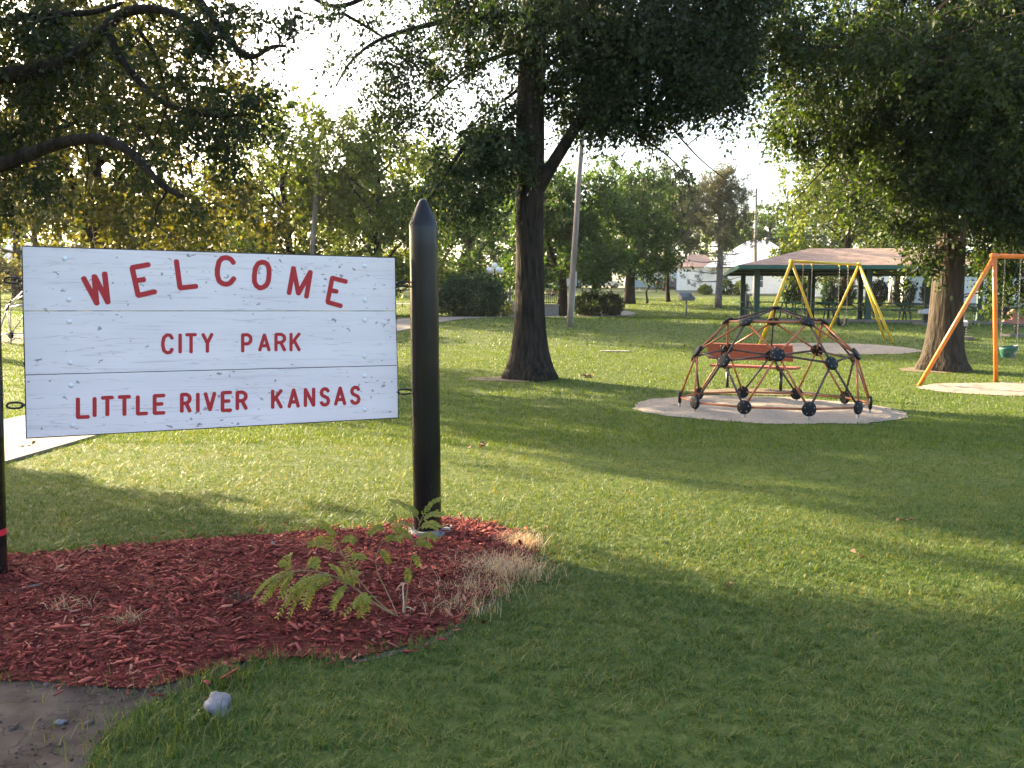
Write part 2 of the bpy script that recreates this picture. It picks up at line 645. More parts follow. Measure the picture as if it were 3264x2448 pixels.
def soil_mat():
    m = bpy.data.materials.new('cracked_soil')
    m.use_nodes = True
    nt = m.node_tree
    b = nt.nodes['Principled BSDF']
    tc = node(nt, 'ShaderNodeTexCoord')
    n = node(nt, 'ShaderNodeTexNoise')
    n.inputs['Scale'].default_value = 7
    n.inputs['Detail'].default_value = 9
    nt.links.new(tc.outputs['Object'], n.inputs['Vector'])
    mixv = node(nt, 'ShaderNodeMix', data_type='RGBA')
    mixv.inputs[0].default_value = .30
    nt.links.new(tc.outputs['Object'], mixv.inputs[6])
    nt.links.new(n.outputs['Color'], mixv.inputs[7])
    v = node(nt, 'ShaderNodeTexVoronoi', feature='DISTANCE_TO_EDGE')
    v.inputs['Scale'].default_value = 5.0
    nt.links.new(mixv.outputs[2], v.inputs['Vector'])
    r = ramp(nt, [(.25, (.034, .025, .021)), (.5, (.064, .048, .041)), (.78, (.105, .082, .072))])
    nt.links.new(n.outputs['Fac'], r.inputs['Fac'])
    cr = ramp(nt, [(0.0, (.55, .52, .5)), (.022, (1, 1, 1))])
    nt.links.new(v.outputs['Distance'], cr.inputs['Fac'])
    mm = node(nt, 'ShaderNodeMix', data_type='RGBA', blend_type='MULTIPLY')
    mm.inputs[0].default_value = .55
    nt.links.new(r.outputs[0], mm.inputs[6])
    nt.links.new(cr.outputs[0], mm.inputs[7])
    nt.links.new(mm.outputs[2], b.inputs['Base Color'])
    b.inputs['Roughness'].default_value = .95
    b.inputs['Specular IOR Level'].default_value = .1
    ad = node(nt, 'ShaderNodeMath', operation='ADD')
    nt.links.new(cr.outputs[0], ad.inputs[0])
    nt.links.new(n.outputs['Fac'], ad.inputs[1])
    bp = node(nt, 'ShaderNodeBump')
    bp.inputs['Strength'].default_value = .7
    bp.inputs['Distance'].default_value = .015
    nt.links.new(ad.outputs[0], bp.inputs['Height'])
    nt.links.new(bp.outputs[0], b.inputs['Normal'])
    return m


CSOIL = soil_mat()
sheet('bare_soil', soil, .006, CSOIL, step=.25, bumpy=.012, seed=2)
sheet('soil_rim', tip, .0035, SOIL, step=.25)
MULCHB = noisy('mulch_fines', (.060, .016, .012), (.17, .040, .030), 30, .95, bump=1.0, bscale=60, spec=.1)
sheet('mulch_bed', bed, .014, MULCHB, step=.18, dome=.035, bumpy=.02, seed=5)


def bed_z(P):
    """top of the mulch at plan points (n,2)"""
    B = np.array(BED2)
    d = np.full(len(P), 9.0)
    for i in range(len(B)):
        a_, b_ = B[i], B[(i + 1) % len(B)]
        ab = b_ - a_
        t = np.clip(((P - a_) @ ab) / (ab @ ab + 1e-9), 0, 1)
        q = a_ + t[:, None] * ab
        d = np.minimum(d, np.hypot(*(P - q).T))
    k = np.minimum(1, d / .35)
    z = gz(P[:, 1]) + .014 + .035 * k
    nz = np.array([mnoise.noise(Vector((p[0] * 2.2, p[1] * 2.2, 5))) + .5 * mnoise.noise(Vector((p[0] * 6, p[1] * 6, 8))) for p in P])
    return z + .02 * k * nz


def rotm(n, rng, tilt):
    """n random rotation matrices: yaw free, tilt gaussian"""
    yaw = rng.uniform(0, 2 * np.pi, n)
    t1 = rng.normal(0, tilt, n)
    t2 = rng.normal(0, tilt * .7, n)
    cz, sz = np.cos(yaw), np.sin(yaw)
    cy, sy = np.cos(t1), np.sin(t1)
    cx, sx = np.cos(t2), np.sin(t2)
    R = np.empty((n, 3, 3))
    R[:, 0, 0] = cz * cy
    R[:, 0, 1] = cz * sy * sx - sz * cx
    R[:, 0, 2] = cz * sy * cx + sz * sx
    R[:, 1, 0] = sz * cy
    R[:, 1, 1] = sz * sy * sx + cz * cx
    R[:, 1, 2] = sz * sy * cx - cz * sx
    R[:, 2, 0] = -sy
    R[:, 2, 1] = cy * sx
    R[:, 2, 2] = cy * cx
    return R


def mulch_chips():
    rng = np.random.default_rng(11)
    B = np.array(BED2)
    n = 34000
    P = rng.uniform(B.min(0) - .25, B.max(0) + .25, (n, 2))
    J = rng.normal(0, 1, (n, 2)) * np.where(rng.uniform(0, 1, (n, 1)) < .12, .16, .05)
    P = P[in_poly(P + J, BED2)][:16500]
    n = len(P)
    L = rng.lognormal(math.log(.023), .6, n).clip(.009, .11)
    Wd = L * rng.uniform(.14, .42, n)
    Wd = Wd.clip(.005, .02)
    T = rng.uniform(.002, .006, n)
    c = np.array([(-1, -1, -1), (1, -.8, -1), (1, .8, -1), (-1, 1, -1), (-.95, -1, 1), (.9, -.7, 1), (.95, .9, 1), (-1, .85, 1)]) * .5
    S = np.stack([L, Wd, T], 1)
    loc = c[None] * S[:, None, :]
    loc[:, :, 0] += rng.normal(0, .06, (n, 8)) * L[:, None]
    R = rotm(n, rng, .28)
    wv = np.einsum('nij,nkj->nki', R, loc)
    z = bed_z(P) + rng.uniform(0.002, .018, n)
    wv[:, :, 0] += P[:, 0:1]
    wv[:, :, 1] += P[:, 1:2]
    wv[:, :, 2] += z[:, None]
    f = np.array([(0, 3, 2, 1), (4, 5, 6, 7), (0, 1, 5, 4), (1, 2, 6, 5), (2, 3, 7, 6), (3, 0, 4, 7)])
    Fc = (np.arange(n)[:, None, None] * 8 + f[None]).reshape(-1, 4)
    m = leafmat('red_mulch', [(.14, (.045, .009, .009)), (.38, (.135, .022, .020)), (.64, (.235, .044, .037)), (.82, (.32, .085, .068)), (.90, (.42, .23, .15))], 0.0, rough=.85, spec=.15, nscale=2)
    o = np_obj('mulch_chips', wv.reshape(-1, 3), Fc, m)
    setp(o, 'red dyed wood chip mulch covering the bed under the welcome sign', 'mulch', kind='stuff')


mulch_chips()


def grit():
    rng = np.random.default_rng(31)
    S = np.array(SOIL2)
    P = rng.uniform(S.min(0), S.max(0), (2600, 2))
    P = P[in_poly(P, SOIL2)]
    n = len(P)
    c = np.array([(-1, -.8, -1), (1, -1, -1), (.8, 1, -1), (-1, .9, -1), (-.6, -.6, 1), (.7, -.5, .8), (.5, .6, 1), (-.6, .5, .9)]) * .5
    S_ = np.stack([rng.uniform(.6, 1.3, n), rng.uniform(.6, 1.3, n), rng.uniform(.4, .8, n)], 1) * rng.lognormal(math.log(.007), .6, n).clip(.003, .03)[:, None]
    wv = np.einsum('nij,nkj->nki', rotm(n, rng, .3), c[None] * S_[:, None, :])
    wv[:, :, 0] += P[:, 0:1]
    wv[:, :, 1] += P[:, 1:2]
    wv[:, :, 2] += (gz(P[:, 1]) + .010)[:, None]
    f = np.array([(0, 3, 2, 1), (4, 5, 6, 7), (0, 1, 5, 4), (1, 2, 6, 5), (2, 3, 7, 6), (3, 0, 4, 7)])
    o = np_obj('soil_clods', wv.reshape(-1, 3), (np.arange(n)[:, None, None] * 8 + f[None]).reshape(-1, 4), leafmat('soil_clod', [(.2, (.05, .040, .035)), (.6, (.10, .08, .07)), (.85, (.16, .13, .115)), (.95, (.2, .05, .045))], 0.0, rough=.95, spec=.1))
    setp(o, 'small clods and grit scattered over the bare soil', 'soil', kind='stuff')


grit()

# --- sand pits
DC = at(2468, 1100, 14.9)
DOME_C = G(DC.x, 14.9)
SC_ = at(2438, 1100, 15.0)


def circ(c, rx, ry, n=40, rot=0.0):
    return [Vector((c[0] + rx * math.cos(2 * math.pi * i / n) * math.cos(rot) - ry * math.sin(2 * math.pi * i / n) * math.sin(rot),
                    c[1] + rx * math.cos(2 * math.pi * i / n) * math.sin(rot) + ry * math.sin(2 * math.pi * i / n) * math.cos(rot), 0)) for i in range(n)]


pits = []


def sand_pit(name, c, rx, ry, seed, mat=SAND, amp=.18, z=.012):
    p = jag(circ(c, rx, ry, 110), amp, seed, 1.2)
    p = jag(p, .09, seed + 9, 5)
    p = jag(p, .03, seed + 19, 17)
    sheet(name, p, z, mat, step=.16 if mat is SAND else .3, bumpy=.05 if mat is SAND else .012, dome=.012, seed=seed)
    pits.append([(q.x, q.y) for q in p])


sand_pit('sand_pit', (SC_.x, 15.0), 2.2, 2.05, 1.3)
OSC = (at(3262, 1100, 19.0).x, 18.55)
sand_pit('sand_pit', OSC, 2.4, 1.25, 2.7)
YSC = (at(2635, 1060, 29.0).x, 28.0)
sand_pit('sand_pit', YSC, 2.5, 1.7, 3.3)
BEC = (at(2375, 1240, 17.9).x, 17.75)
sand_pit('worn_dirt_patch', BEC, 1.25, .55, 5.1, DIRT)
T1C = gnd(1672, 1212)
T2C = gnd(2998, 1184)
sand_pit('worn_dirt_patch', (T1C.x - .1, T1C.y + .15), .95, .5, 6.2, DIRT, .35)
sand_pit('worn_dirt_patch', (T2C.x, T2C.y + .2), .95, .6, 7.2, DIRT, .25)

# --- path: runs forward on the left, bends right past the shrub
PATH_C = [(-6.15, -8, 2.0), (-6.15, 2, 2.0), (-6.15, 10, 2.0), (-6.2, 18, 2.0), (-6.1, 25, 2.0), (-5.5, 31, 2.0), (-4.3, 35.5, 2.2), (-2.7, 39.2, 2.2), (-.9, 41.6, 1.9), (1.2, 43.6, 1.5), (3.2, 45.6, 1.4),
          (5.0, 47.6, 1.8), (6.0, 50.2, 2.2), (5.3, 53.2, 2.0), (3.4, 55.5, 1.7), (.5, 57.5, 1.6), (-4, 58.5, 1.6), (-10, 58.5, 1.6)]


def ribbon(ctrl):
    c = smooth_poly([Vector((x, y, w)) for x, y, w in ctrl], 2, closed=False)
    Lp, Rp = [], []
    for i, p in enumerate(c):
        q = c[min(i + 1, len(c) - 1)] - c[max(i - 1, 0)]
        t = Vector((q.x, q.y)).normalized()
        nrm = Vector((-t.y, t.x))
        Lp.append(Vector((p.x + nrm.x * p.z / 2, p.y + nrm.y * p.z / 2, 0)))
        Rp.append(Vector((p.x - nrm.x * p.z / 2, p.y - nrm.y * p.z / 2, 0)))
    return Lp, Rp, c


Lp, Rp, Cp = ribbon(PATH_C)
path_root = thing('path', None, None, (0, 0, 0))
del path_root
bpy.data.objects.remove(bpy.data.objects['path'])
# each poured slab of the near stretch is a piece of its own; the far bend is one strip
PATH2 = [(p.x, p.y) for p in Lp] + [(p.x, p.y) for p in reversed(Rp)]


def path_strip(i0, i1):
    n = i1 - i0 + 1
    mb = MB()
    vs = []
    for i in range(i0, i1 + 1):
        for p, dz in ((Lp[i], -.08), (Lp[i], .028), (Rp[i], .028), (Rp[i], -.08)):
            vs.append((p.x, p.y, float(gz(p.y)) + dz))
    fs = []
    for i in range(n - 1):
        for k in range(3):
            a_ = i * 4 + k
            fs.append((a_, a_ + 1, a_ + 5, a_ + 4))
    fs.append((0, 1, 2, 3))
    fs.append(tuple(4 * (n - 1) + k for k in (3, 2, 1, 0)))
    mb.add(vs, fs)
    return mb


# main strip
main = path_strip(0, len(Lp) - 1).build('path', CONCRETE)
setp(main, kind='structure')

# --- small concrete slab in the lawn (valve cover) and the pavilion slab follow further down


# ================================================================== GRASS
def lawn():
    rng = np.random.default_rng(3)

    def keep(P):
        ok = ~in_poly(P, BED2) & ~in_poly(P, SOIL2) & ~in_poly(P, PATH2)
        ok &= ~(in_poly(P, TIP2) & (rng.uniform(0, 1, len(P)) < .25))
        for q in pits:
            ok &= ~in_poly(P + rng.normal(0, .16, P.shape), q)
        return ok

    def scatter(d0, d1, per_m2, tuft, spread, margin=1.0):
        area = .573 * (d1 ** 2 - d0 ** 2) + 2 * margin * (d1 - d0)
        n = int(area * per_m2 / tuft)
        D = np.sqrt(rng.uniform(d0 ** 2, d1 ** 2, n * 2))
        X = rng.uniform(-1, 1, n * 2) * (.573 * D + margin)
        P = np.stack([X, D], 1)[:n]
        P = np.repeat(P, tuft, 0)
        P = P + rng.normal(0, spread, P.shape)
        P = P[keep(P)]
        return P

    nz = lambda P, s, o: np.array([mnoise.noise(Vector((x * s, y * s, o))) for x, y in P])
    # near: bent three-triangle blades
    P = scatter(2.1, 8.4, 6000, 5, .018)
    P = P[P[:, 1] < 5.9 + 2.5 * rng.uniform(0, 1, len(P)) ** 1.3]
    n = len(P)
    nn = nz(P[::5], 2.0, 0.0)
    nn = np.repeat(nn, 5)[:n]
    if len(nn) < n:
        nn = np.pad(nn, (0, n - len(nn)))
    h = rng.uniform(.012, .038, n) * (1 + .5 * nn)
    w = rng.uniform(.0026, .0056, n)
    az = rng.uniform(0, 2 * np.pi, n)
    lean = rng.uniform(.3, 2.4, n) * h
    dx, dy = np.cos(az), np.sin(az)
    b0 = np.stack([P[:, 0], P[:, 1], gz(P[:, 1]) - .002], 1)
    sx = np.stack([-dy, dx, np.zeros(n)], 1) * w[:, None] * .5
    mid = b0 + np.stack([dx * lean * .35, dy * lean * .35, h * .62], 1)
    tipp = b0 + np.stack([dx * lean, dy * lean, h], 1)
    Vn = np.stack([b0 - sx, b0 + sx, mid + sx * .8, mid - sx * .8, tipp], 1).reshape(-1, 3)
    f = np.array([(0, 1, 2), (0, 2, 3), (3, 2, 4)])
    Fn = (np.arange(n)[:, None, None] * 5 + f[None]).reshape(-1, 3)
    P = scatter(5.9, 15, 1750, 5, .03, 1.5)
    P = P[(P[:, 1] > 5.9 + 2.4 * rng.uniform(0, 1, len(P)) ** .8) & (P[:, 1] < 10.5 + 4.5 * rng.uniform(0, 1, len(P)))]
    m = len(P)
    h = rng.uniform(.4, 1.1, m) * .042
    w = rng.uniform(.6, 1.2, m) * .0066
    az = rng.uniform(0, 2 * np.pi, m)
    lean = rng.uniform(.1, 1.5, m) * h
    fa = rng.uniform(0, 2 * np.pi, m)
    b0 = np.stack([P[:, 0], P[:, 1], gz(P[:, 1]) - .004], 1)
    sx = np.stack([np.cos(fa), np.sin(fa), np.zeros(m)], 1) * w[:, None] * .5
    tipp = b0 + np.stack([np.cos(az) * lean, np.sin(az) * lean, h], 1)
    Vm = np.stack([b0 - sx, b0 + sx, tipp], 1).reshape(-1, 3)
    Fn = np.concatenate([Fn, np.arange(len(Vm)).reshape(-1, 3) + len(Vn)])
    Vn = np.concatenate([Vn, Vm])
    o = np_obj('lawn_grass', Vn, Fn, L_GRASS)
    setp(o, 'short mown green lawn grass with dry blades close to the mulch bed', 'grass', kind='stuff')
    # farther: single-triangle blades, wider with distance
    Vs = []
    for d0, d1, dens, tuft, spread, hh, ww in ((10.5, 15, 700, 4, .04, .05, .013), (15, 28, 430, 4, .05, .055, .017), (28, 75, 50, 3, .12, .075, .045)):
        P = scatter(d0, d1, dens, tuft, spread, 1.5)
        n = len(P)
        h = rng.uniform(.5, 1.1, n) * hh
        w = rng.uniform(.6, 1.2, n) * ww
        az = rng.uniform(0, 2 * np.pi, n)
        lean = rng.uniform(.1, .9, n) * h
        dx, dy = np.cos(az), np.sin(az)
        fa = rng.uniform(0, 2 * np.pi, n)
        b0 = np.stack([P[:, 0], P[:, 1], gz(P[:, 1]) - .004], 1)
        sx = np.stack([np.cos(fa), np.sin(fa), np.zeros(n)], 1) * w[:, None] * .5
        tipp = b0 + np.stack([dx * lean, dy * lean, h], 1)
        Vs.append(np.stack([b0 - sx, b0 + sx, tipp], 1).reshape(-1, 3))
    Vf = np.concatenate(Vs)
    o = np_obj('lawn_grass', Vf, np.arange(len(Vf)).reshape(-1, 3), L_GRASSF)
    setp(o, 'mown park lawn stretching away under the trees to the houses', 'grass', kind='stuff')
    # longer uncut tufts along the edges of the bed and on the soil rim
    B = BED2 + BED2[:1]
    pts = []
    for i in range(len(BED2)):
        a_, b_ = np.array(B[i]), np.array(B[i + 1])
        k = max(1, int(np.hypot(*(b_ - a_)) * 160))
        t = rng.uniform(0, 1, (k, 1))
        pts.append(a_ + (b_ - a_) * t + rng.normal(0, .045, (k, 2)))
    S = SOIL2 + SOIL2[:1]
    for i in range(len(SOIL2)):
        a_, b_ = np.array(S[i]), np.array(S[i + 1])
        k = max(1, int(np.hypot(*(b_ - a_)) * 240))
        t = rng.uniform(0, 1, (k, 1))
        pts.append(a_ + (b_ - a_) * t + rng.normal(0, .06, (k, 2)))
    c0 = gnd(520, 2330)
    pts.append(np.array([c0.x, c0.y]) + rng.normal(0, .16, (500, 2)) * np.array([1.6, .8]))
    c0 = gnd(640, 2170)
    pts.append(np.array([c0.x, c0.y]) + rng.normal(0, .1, (260, 2)) * np.array([1.8, .6]))
    P = np.concatenate(pts)
    P = np.repeat(P, 2, 0) + rng.normal(0, .012, (len(P) * 2, 2))
    inb = in_poly(P, BED2)
    P = P[~inb | (rng.uniform(0, 1, len(P)) < .05)]
    P = P[~in_poly(P, SOIL2) | (rng.uniform(0, 1, len(P)) < .22)]
    n = len(P)
    h = rng.uniform(.03, .085, n)
    w = rng.uniform(.0022, .0042, n)
    az = rng.uniform(0, 2 * np.pi, n)
    lean = rng.uniform(.3, 1.2, n) * h
    dx, dy = np.cos(az), np.sin(az)
    b0 = np.stack([P[:, 0], P[:, 1], gz(P[:, 1])], 1)
    sx = np.stack([-dy, dx, np.zeros(n)], 1) * w[:, None] * .5
    mid = b0 + np.stack([dx * lean * .35, dy * lean * .35, h * .65], 1)
    tipp = b0 + np.stack([dx * lean, dy * lean, h], 1)
    Vn = np.stack([b0 - sx, b0 + sx, mid + sx * .8, mid - sx * .8, tipp], 1).reshape(-1, 3)
    Fn = (np.arange(n)[:, None, None] * 5 + f[None]).reshape(-1, 3)
    o = np_obj('edge_grass', Vn, Fn, L_GRASS)
    setp(o, 'longer uncut grass tufts fringing the mulch bed and bare soil', 'grass', kind='stuff')
    # dry straw patch at the bed's right end
    c0 = gnd(1590, 1830)
    c1 = gnd(1660, 1745)
    c2 = gnd(1500, 1900)
    c3 = gnd(1440, 1960)
    pts = [np.array([c.x, c.y]) + rng.normal(0, 1, (k, 2)) * np.array([sx_, sy_]) for c, k, sx_, sy_ in ((c0, 1500, .15, .13), (c1, 500, .07, .10), (c2, 380, .13, .09), (c3, 160, .12, .06))]
    P = np.concatenate(pts)
    n = len(P)
    h = rng.uniform(.03, .10, n)
    w = rng.uniform(.0018, .0034, n)
    az = rng.uniform(0, 2 * np.pi, n)
    lean = rng.uniform(.5, 1.8, n) * h
    dx, dy = np.cos(az), np.sin(az)
    b0 = np.stack([P[:, 0], P[:, 1], gz(P[:, 1]) + .012], 1)
    sx = np.stack([-dy, dx, np.zeros(n)], 1) * w[:, None] * .5
    mid = b0 + np.stack([dx * lean * .35, dy * lean * .35, h * .65], 1)
    tipp = b0 + np.stack([dx * lean, dy * lean, h * .9], 1)
    Vn = np.stack([b0 - sx, b0 + sx, mid + sx * .8, mid - sx * .8, tipp], 1).reshape(-1, 3)
    Fn = (np.arange(n)[:, None, None] * 5 + f[None]).reshape(-1, 3)
    o = np_obj('dry_straw', Vn, Fn, L_STRAW)
    setp(o, 'patch of dead straw coloured grass at the end of the mulch bed', 'dry grass', kind='stuff')


lawn()

# ================================================================== WELCOME SIGN
A3 = at(75, 1091, 5.13)
B3 = at(1266, 1077, 6.12)
_bd = Vector((B3.x - A3.x, B3.y - A3.y, 0)).normalized()
_bn = Vector((_bd.y, -_bd.x, 0))          # towards the camera
SIGN_RZ = math.atan2(_bd.y, _bd.x)
SIGN_O = Vector((A3.x, A3.y, 0.86))


def bd(px, py):
    d = ray(px, py)
    t = (Vector((A3.x, A3.y, 0)) - Vector((0, 0, 0))).dot(_bn) / d.dot(_bn)
    p = CAMLOC + d * t
    q = p - SIGN_O
    return Vector((q.dot(_bd), 0, q.z))


def plank_mat():
    m = bpy.data.materials.new('white_painted_plank')
    m.use_nodes = True
    nt = m.node_tree
    b = nt.nodes['Principled BSDF']
    tc = node(nt, 'ShaderNodeTexCoord')

    def nz(scale, st, det=6, dist=0.0):
        mp = node(nt, 'ShaderNodeMapping')
        mp.inputs['Scale'].default_value = st
        nt.links.new(tc.outputs['Object'], mp.inputs[0])
        n = node(nt, 'ShaderNodeTexNoise')
        n.inputs['Scale'].default_value = scale
        n.inputs['Detail'].default_value = det
        n.inputs['Distortion'].default_value = dist
        nt.links.new(mp.outputs[0], n.inputs['Vector'])
        return n
    grain = nz(6, (.16, 1, 3.6), 4, 1.2)
    cr = ramp(nt, [(.0, (1, 1, 1)), (.486, (1, 1, 1)), (.497, (.66, .60, .61)), (.50, (.58, .52, .54)), (.503, (.68, .62, .62)), (.514, (1, 1, 1))])
    nt.links.new(grain.outputs['Fac'], cr.inputs['Fac'])
    chips = nz(26, (.8, 1, 1.2), 3, .5)
    area = nz(2.2, (.7, 1, 1.3), 2)
    sub = node(nt, 'ShaderNodeMath', operation='MULTIPLY_ADD')
    sub.inputs[1].default_value = .34
    nt.links.new(area.outputs['Fac'], sub.inputs[0])
    nt.links.new(chips.outputs['Fac'], sub.inputs[2])
    ch = ramp(nt, [(.0, (1, 1, 1)), (.85, (1, 1, 1)), (.872, (.30, .25, .27))])
    nt.links.new(sub.outputs[0], ch.inputs['Fac'])
    base = nz(3, (.4, 1, 2), 6)
    br = ramp(nt, [(.3, (.79, .70, .715)), (.7, (.89, .79, .80))])
    nt.links.new(base.outputs['Fac'], br.inputs['Fac'])
    m1 = node(nt, 'ShaderNodeMix', data_type='RGBA', blend_type='MULTIPLY')
    m1.inputs[0].default_value = .55
    nt.links.new(br.outputs[0], m1.inputs[6])
    nt.links.new(cr.outputs[0], m1.inputs[7])
    m2 = node(nt, 'ShaderNodeMix', data_type='RGBA', blend_type='MULTIPLY')
    m2.inputs[0].default_value = .8
    nt.links.new(m1.outputs[2], m2.inputs[6])
    nt.links.new(ch.outputs[0], m2.inputs[7])
    nt.links.new(m2.outputs[2], b.inputs['Base Color'])
    b.inputs['Roughness'].default_value = .55
    bp = node(nt, 'ShaderNodeBump')
    bp.inputs['Strength'].default_value = .25
    bp.inputs['Distance'].default_value = .003
    nt.links.new(cr.outputs[0], bp.inputs['Height'])
    nt.links.new(bp.outputs[0], b.inputs['Normal'])
    return m


PLANK = plank_mat()
PLANKEDGE = noisy('dark_board_edge', (.022, .014, .018), (.06, .035, .04), 20, .7)
REDP = noisy('red_letter_paint', (.40, .020, .024), (.50, .030, .036), 40, .55, spec=.35)
WBOLT = noisy('white_bolt', (.74, .74, .76), (.82, .82, .83), 40, .35, spec=.5)

sign = thing('welcome_sign', 'white painted plank sign with red WELCOME CITY PARK lettering hung between black posts', 'sign', SIGN_O, SIGN_RZ)
PL = [
    [(68, 783), (1261, 820), (1263, 990.6), (72, 990.4)],
    [(72, 991.4), (1263, 991.6), (1268.5, 1164), (77.5, 1194.5)],
    [(77.6, 1195.5), (1268.6, 1165), (1271, 1333), (82, 1399)],
]
planks = []
for q in PL:
    c = [bd(*p) for p in q]
    mb = MB()
    k = len(planks)
    et, eb_, es = (.006 if k == 0 else .0012), (.006 if k == 2 else .0012), .006
    fr = [c[0] + Vector((es, 0, -et)), c[1] + Vector((-es, 0, -et)), c[2] + Vector((-es, 0, eb_)), c[3] + Vector((es, 0, eb_))]
    back = [p + Vector((0, .042, 0)) for p in c]
    midv = [p + Vector((0, .003, 0)) for p in c]
    mb.add(fr + midv + back, [(0, 1, 2, 3)], 0)
    n0 = 0
    for i in range(4):
        j = (i + 1) % 4
        mb.f.append((i, i + 4, j + 4, j)); mb.mi.append(1)
        mb.f.append((i + 4, i + 8, j + 8, j + 4)); mb.mi.append(1)
    mb.f.append((11, 10, 9, 8)); mb.mi.append(1)
    planks.append(mb.build('plank', [PLANK, PLANKEDGE], sign))
# two battens on the back hold the planks
for px in (215, 1160):
    t = bd(px, 812 if px < 600 else 830)
    b_ = bd(px + 4, 1380 if px < 600 else 1330)
    MB().box(((t.x + b_.x) / 2, .062, (t.z + b_.z) / 2), (.09, .036, t.z - b_.z)).build('batten', PLANKEDGE, sign)

# --- bolts
for i, (cx, cy) in enumerate([(315, 190), (335, 390), (337, 497), (342, 695), (345, 806), (353, 1000), (1773, 226), (1775, 393), (1773, 490), (1772, 665), (1773, 760), (1775, 925)]):
    p = bd(cx * .6555, 700 + cy * .6555)
    k = (i % 6) // 2
    MB().lathe([(.0145, 0), (.0135, .003), (.009, .0065), (.003, .008)], (p.x, -.0005, p.z), 14, axis=(0, -1, 0)).build('bolt', WBOLT, planks[k], smooth=True)


# --- lettering: brush strokes as thin raised paint with round ends
def stroke(mb, a, b, w, depth):
    d = (b - a)
    L = d.length
    d = d / L if L > 1e-6 else Vector((1, 0, 0))
    n = Vector((-d.z, 0, d.x))
    poly = []
    r = w / 2
    N = 5
    for k in range(N + 1):
        an = math.pi / 2 - math.pi * k / N
        poly.append(b + d * (math.cos(an) * r * .75) + n * (math.sin(an) * r))
    for k in range(N + 1):
        an = -math.pi / 2 - math.pi * k / N
        poly.append(a + d * (math.cos(an) * r * .75) + n * (math.sin(an) * r))
    mb.prism(poly, (0, -depth, 0), (0, .002, 0))


def letter(polys, w, parent, px=True):
    mb = MB()
    dep = .0012
    for pl in polys:
        pts = [bd(*p) for p in pl]
        for i in range(len(pts) - 1):
            stroke(mb, pts[i], pts[i + 1], w, dep)
            dep += .00022
    mb.build('letter', REDP, parent)


def c6(pts):
    return [(60 + x * .2893, 760 + y * .2893) for x, y in pts]


def c7(pts):
    return [(640 + x * .2939, 760 + y * .2939) for x, y in pts]


WB = .0305
letter([c6([(714, 438), (862, 718)]), c6([(856, 712), (832, 415)]), c6([(834, 418), (982, 706)]), c6([(980, 700), (946, 385)])], WB, planks[0])
letter([c6([(1249, 326), (1314, 626)]), c6([(1249, 322), (1430, 288)]), c6([(1290, 466), (1380, 452)]), c6([(1314, 628), (1500, 587)])], WB, planks[0])
letter([c6([(1736, 250), (1776, 545)]), c6([(1776, 545), (1955, 527)])], WB, planks[0])
letter([c7([(356, 266), (328, 226), (280, 207), (232, 214), (197, 252), (180, 330), (180, 400), (197, 458), (232, 488), (280, 498), (323, 480), (348, 447), (360, 432)])], WB, planks[0])
letter([c7([(660, 257), (622, 272), (593, 320), (581, 400), (581, 468), (602, 513), (640, 538), (680, 528), (717, 498), (734, 450), (741, 380), (738, 320), (719, 277), (690, 260), (660, 257)])], WB, planks[0])
letter([c7([(957, 595), (1005, 320)]), c7([(1005, 320), (1058, 598)]), c7([(1058, 598), (1188, 364)]), c7([(1190, 362), (1145, 634)])], WB, planks[0])
letter([c7([(1426, 428), (1375, 688)]), c7([(1426, 428), (1575, 468)]), c7([(1408, 562), (1475, 576)]), c7([(1375, 690), (1520, 732)])], WB, planks[0])

FONT = {
    'C': [[(.98, .80), (.80, .97), (.45, 1.0), (.14, .86), (.02, .60), (.02, .38), (.14, .12), (.45, 0), (.80, .03), (.98, .20)]],
    'I': [[(.5, 0), (.5, 1)]],
    'T': [[(0, 1), (1, 1)], [(.5, 1), (.5, 0)]],
    'Y': [[(0, 1), (.5, .48)], [(1, 1), (.5, .48)], [(.5, .48), (.5, 0)]],
    'P': [[(0, 0), (0, 1)], [(0, 1), (.62, 1), (.93, .88), (1, .72), (.93, .56), (.62, .45), (0, .45)]],
    'R': [[(0, 0), (0, 1)], [(0, 1), (.62, 1), (.93, .88), (1, .74), (.93, .60), (.62, .48), (0, .48)], [(.55, .48), (1, 0)]],
    'A': [[(0, 0), (.5, 1)], [(1, 0), (.5, 1)], [(.2, .28), (.8, .28)]],
    'K': [[(0, 0), (0, 1)], [(1, 1), (.05, .40)], [(.38, .60), (1, 0)]],
    'L': [[(0, 1), (0, 0)], [(0, 0), (1, 0)]],
    'E': [[(0, 1), (0, 0)], [(0, 1), (1, 1)], [(0, .52), (.8, .52)], [(0, 0), (1, 0)]],
    'V': [[(0, 1), (.5, 0)], [(1, 1), (.5, 0)]],
    'N': [[(0, 0), (0, 1)], [(0, 1), (1, 0)], [(1, 0), (1, 1)]],
    'S': [[(.95, .84), (.72, .98), (.40, 1.0), (.12, .90), (.04, .74), (.16, .60), (.50, .51), (.84, .42), (.98, .26), (.88, .09), (.58, 0), (.28, .02), (.03, .16)]],
}
ROW2 = [('C', 791, 838, 561, 648), ('I', 860, 892, 560, 645), ('T', 907, 951, 560, 645), ('Y', 987, 1030, 558, 642), ('P', 1180, 1220, 560, 640), ('A', 1263, 1308, 560, 635), ('R', 1342, 1384, 558, 635), ('K', 1415, 1455, 556, 635)]
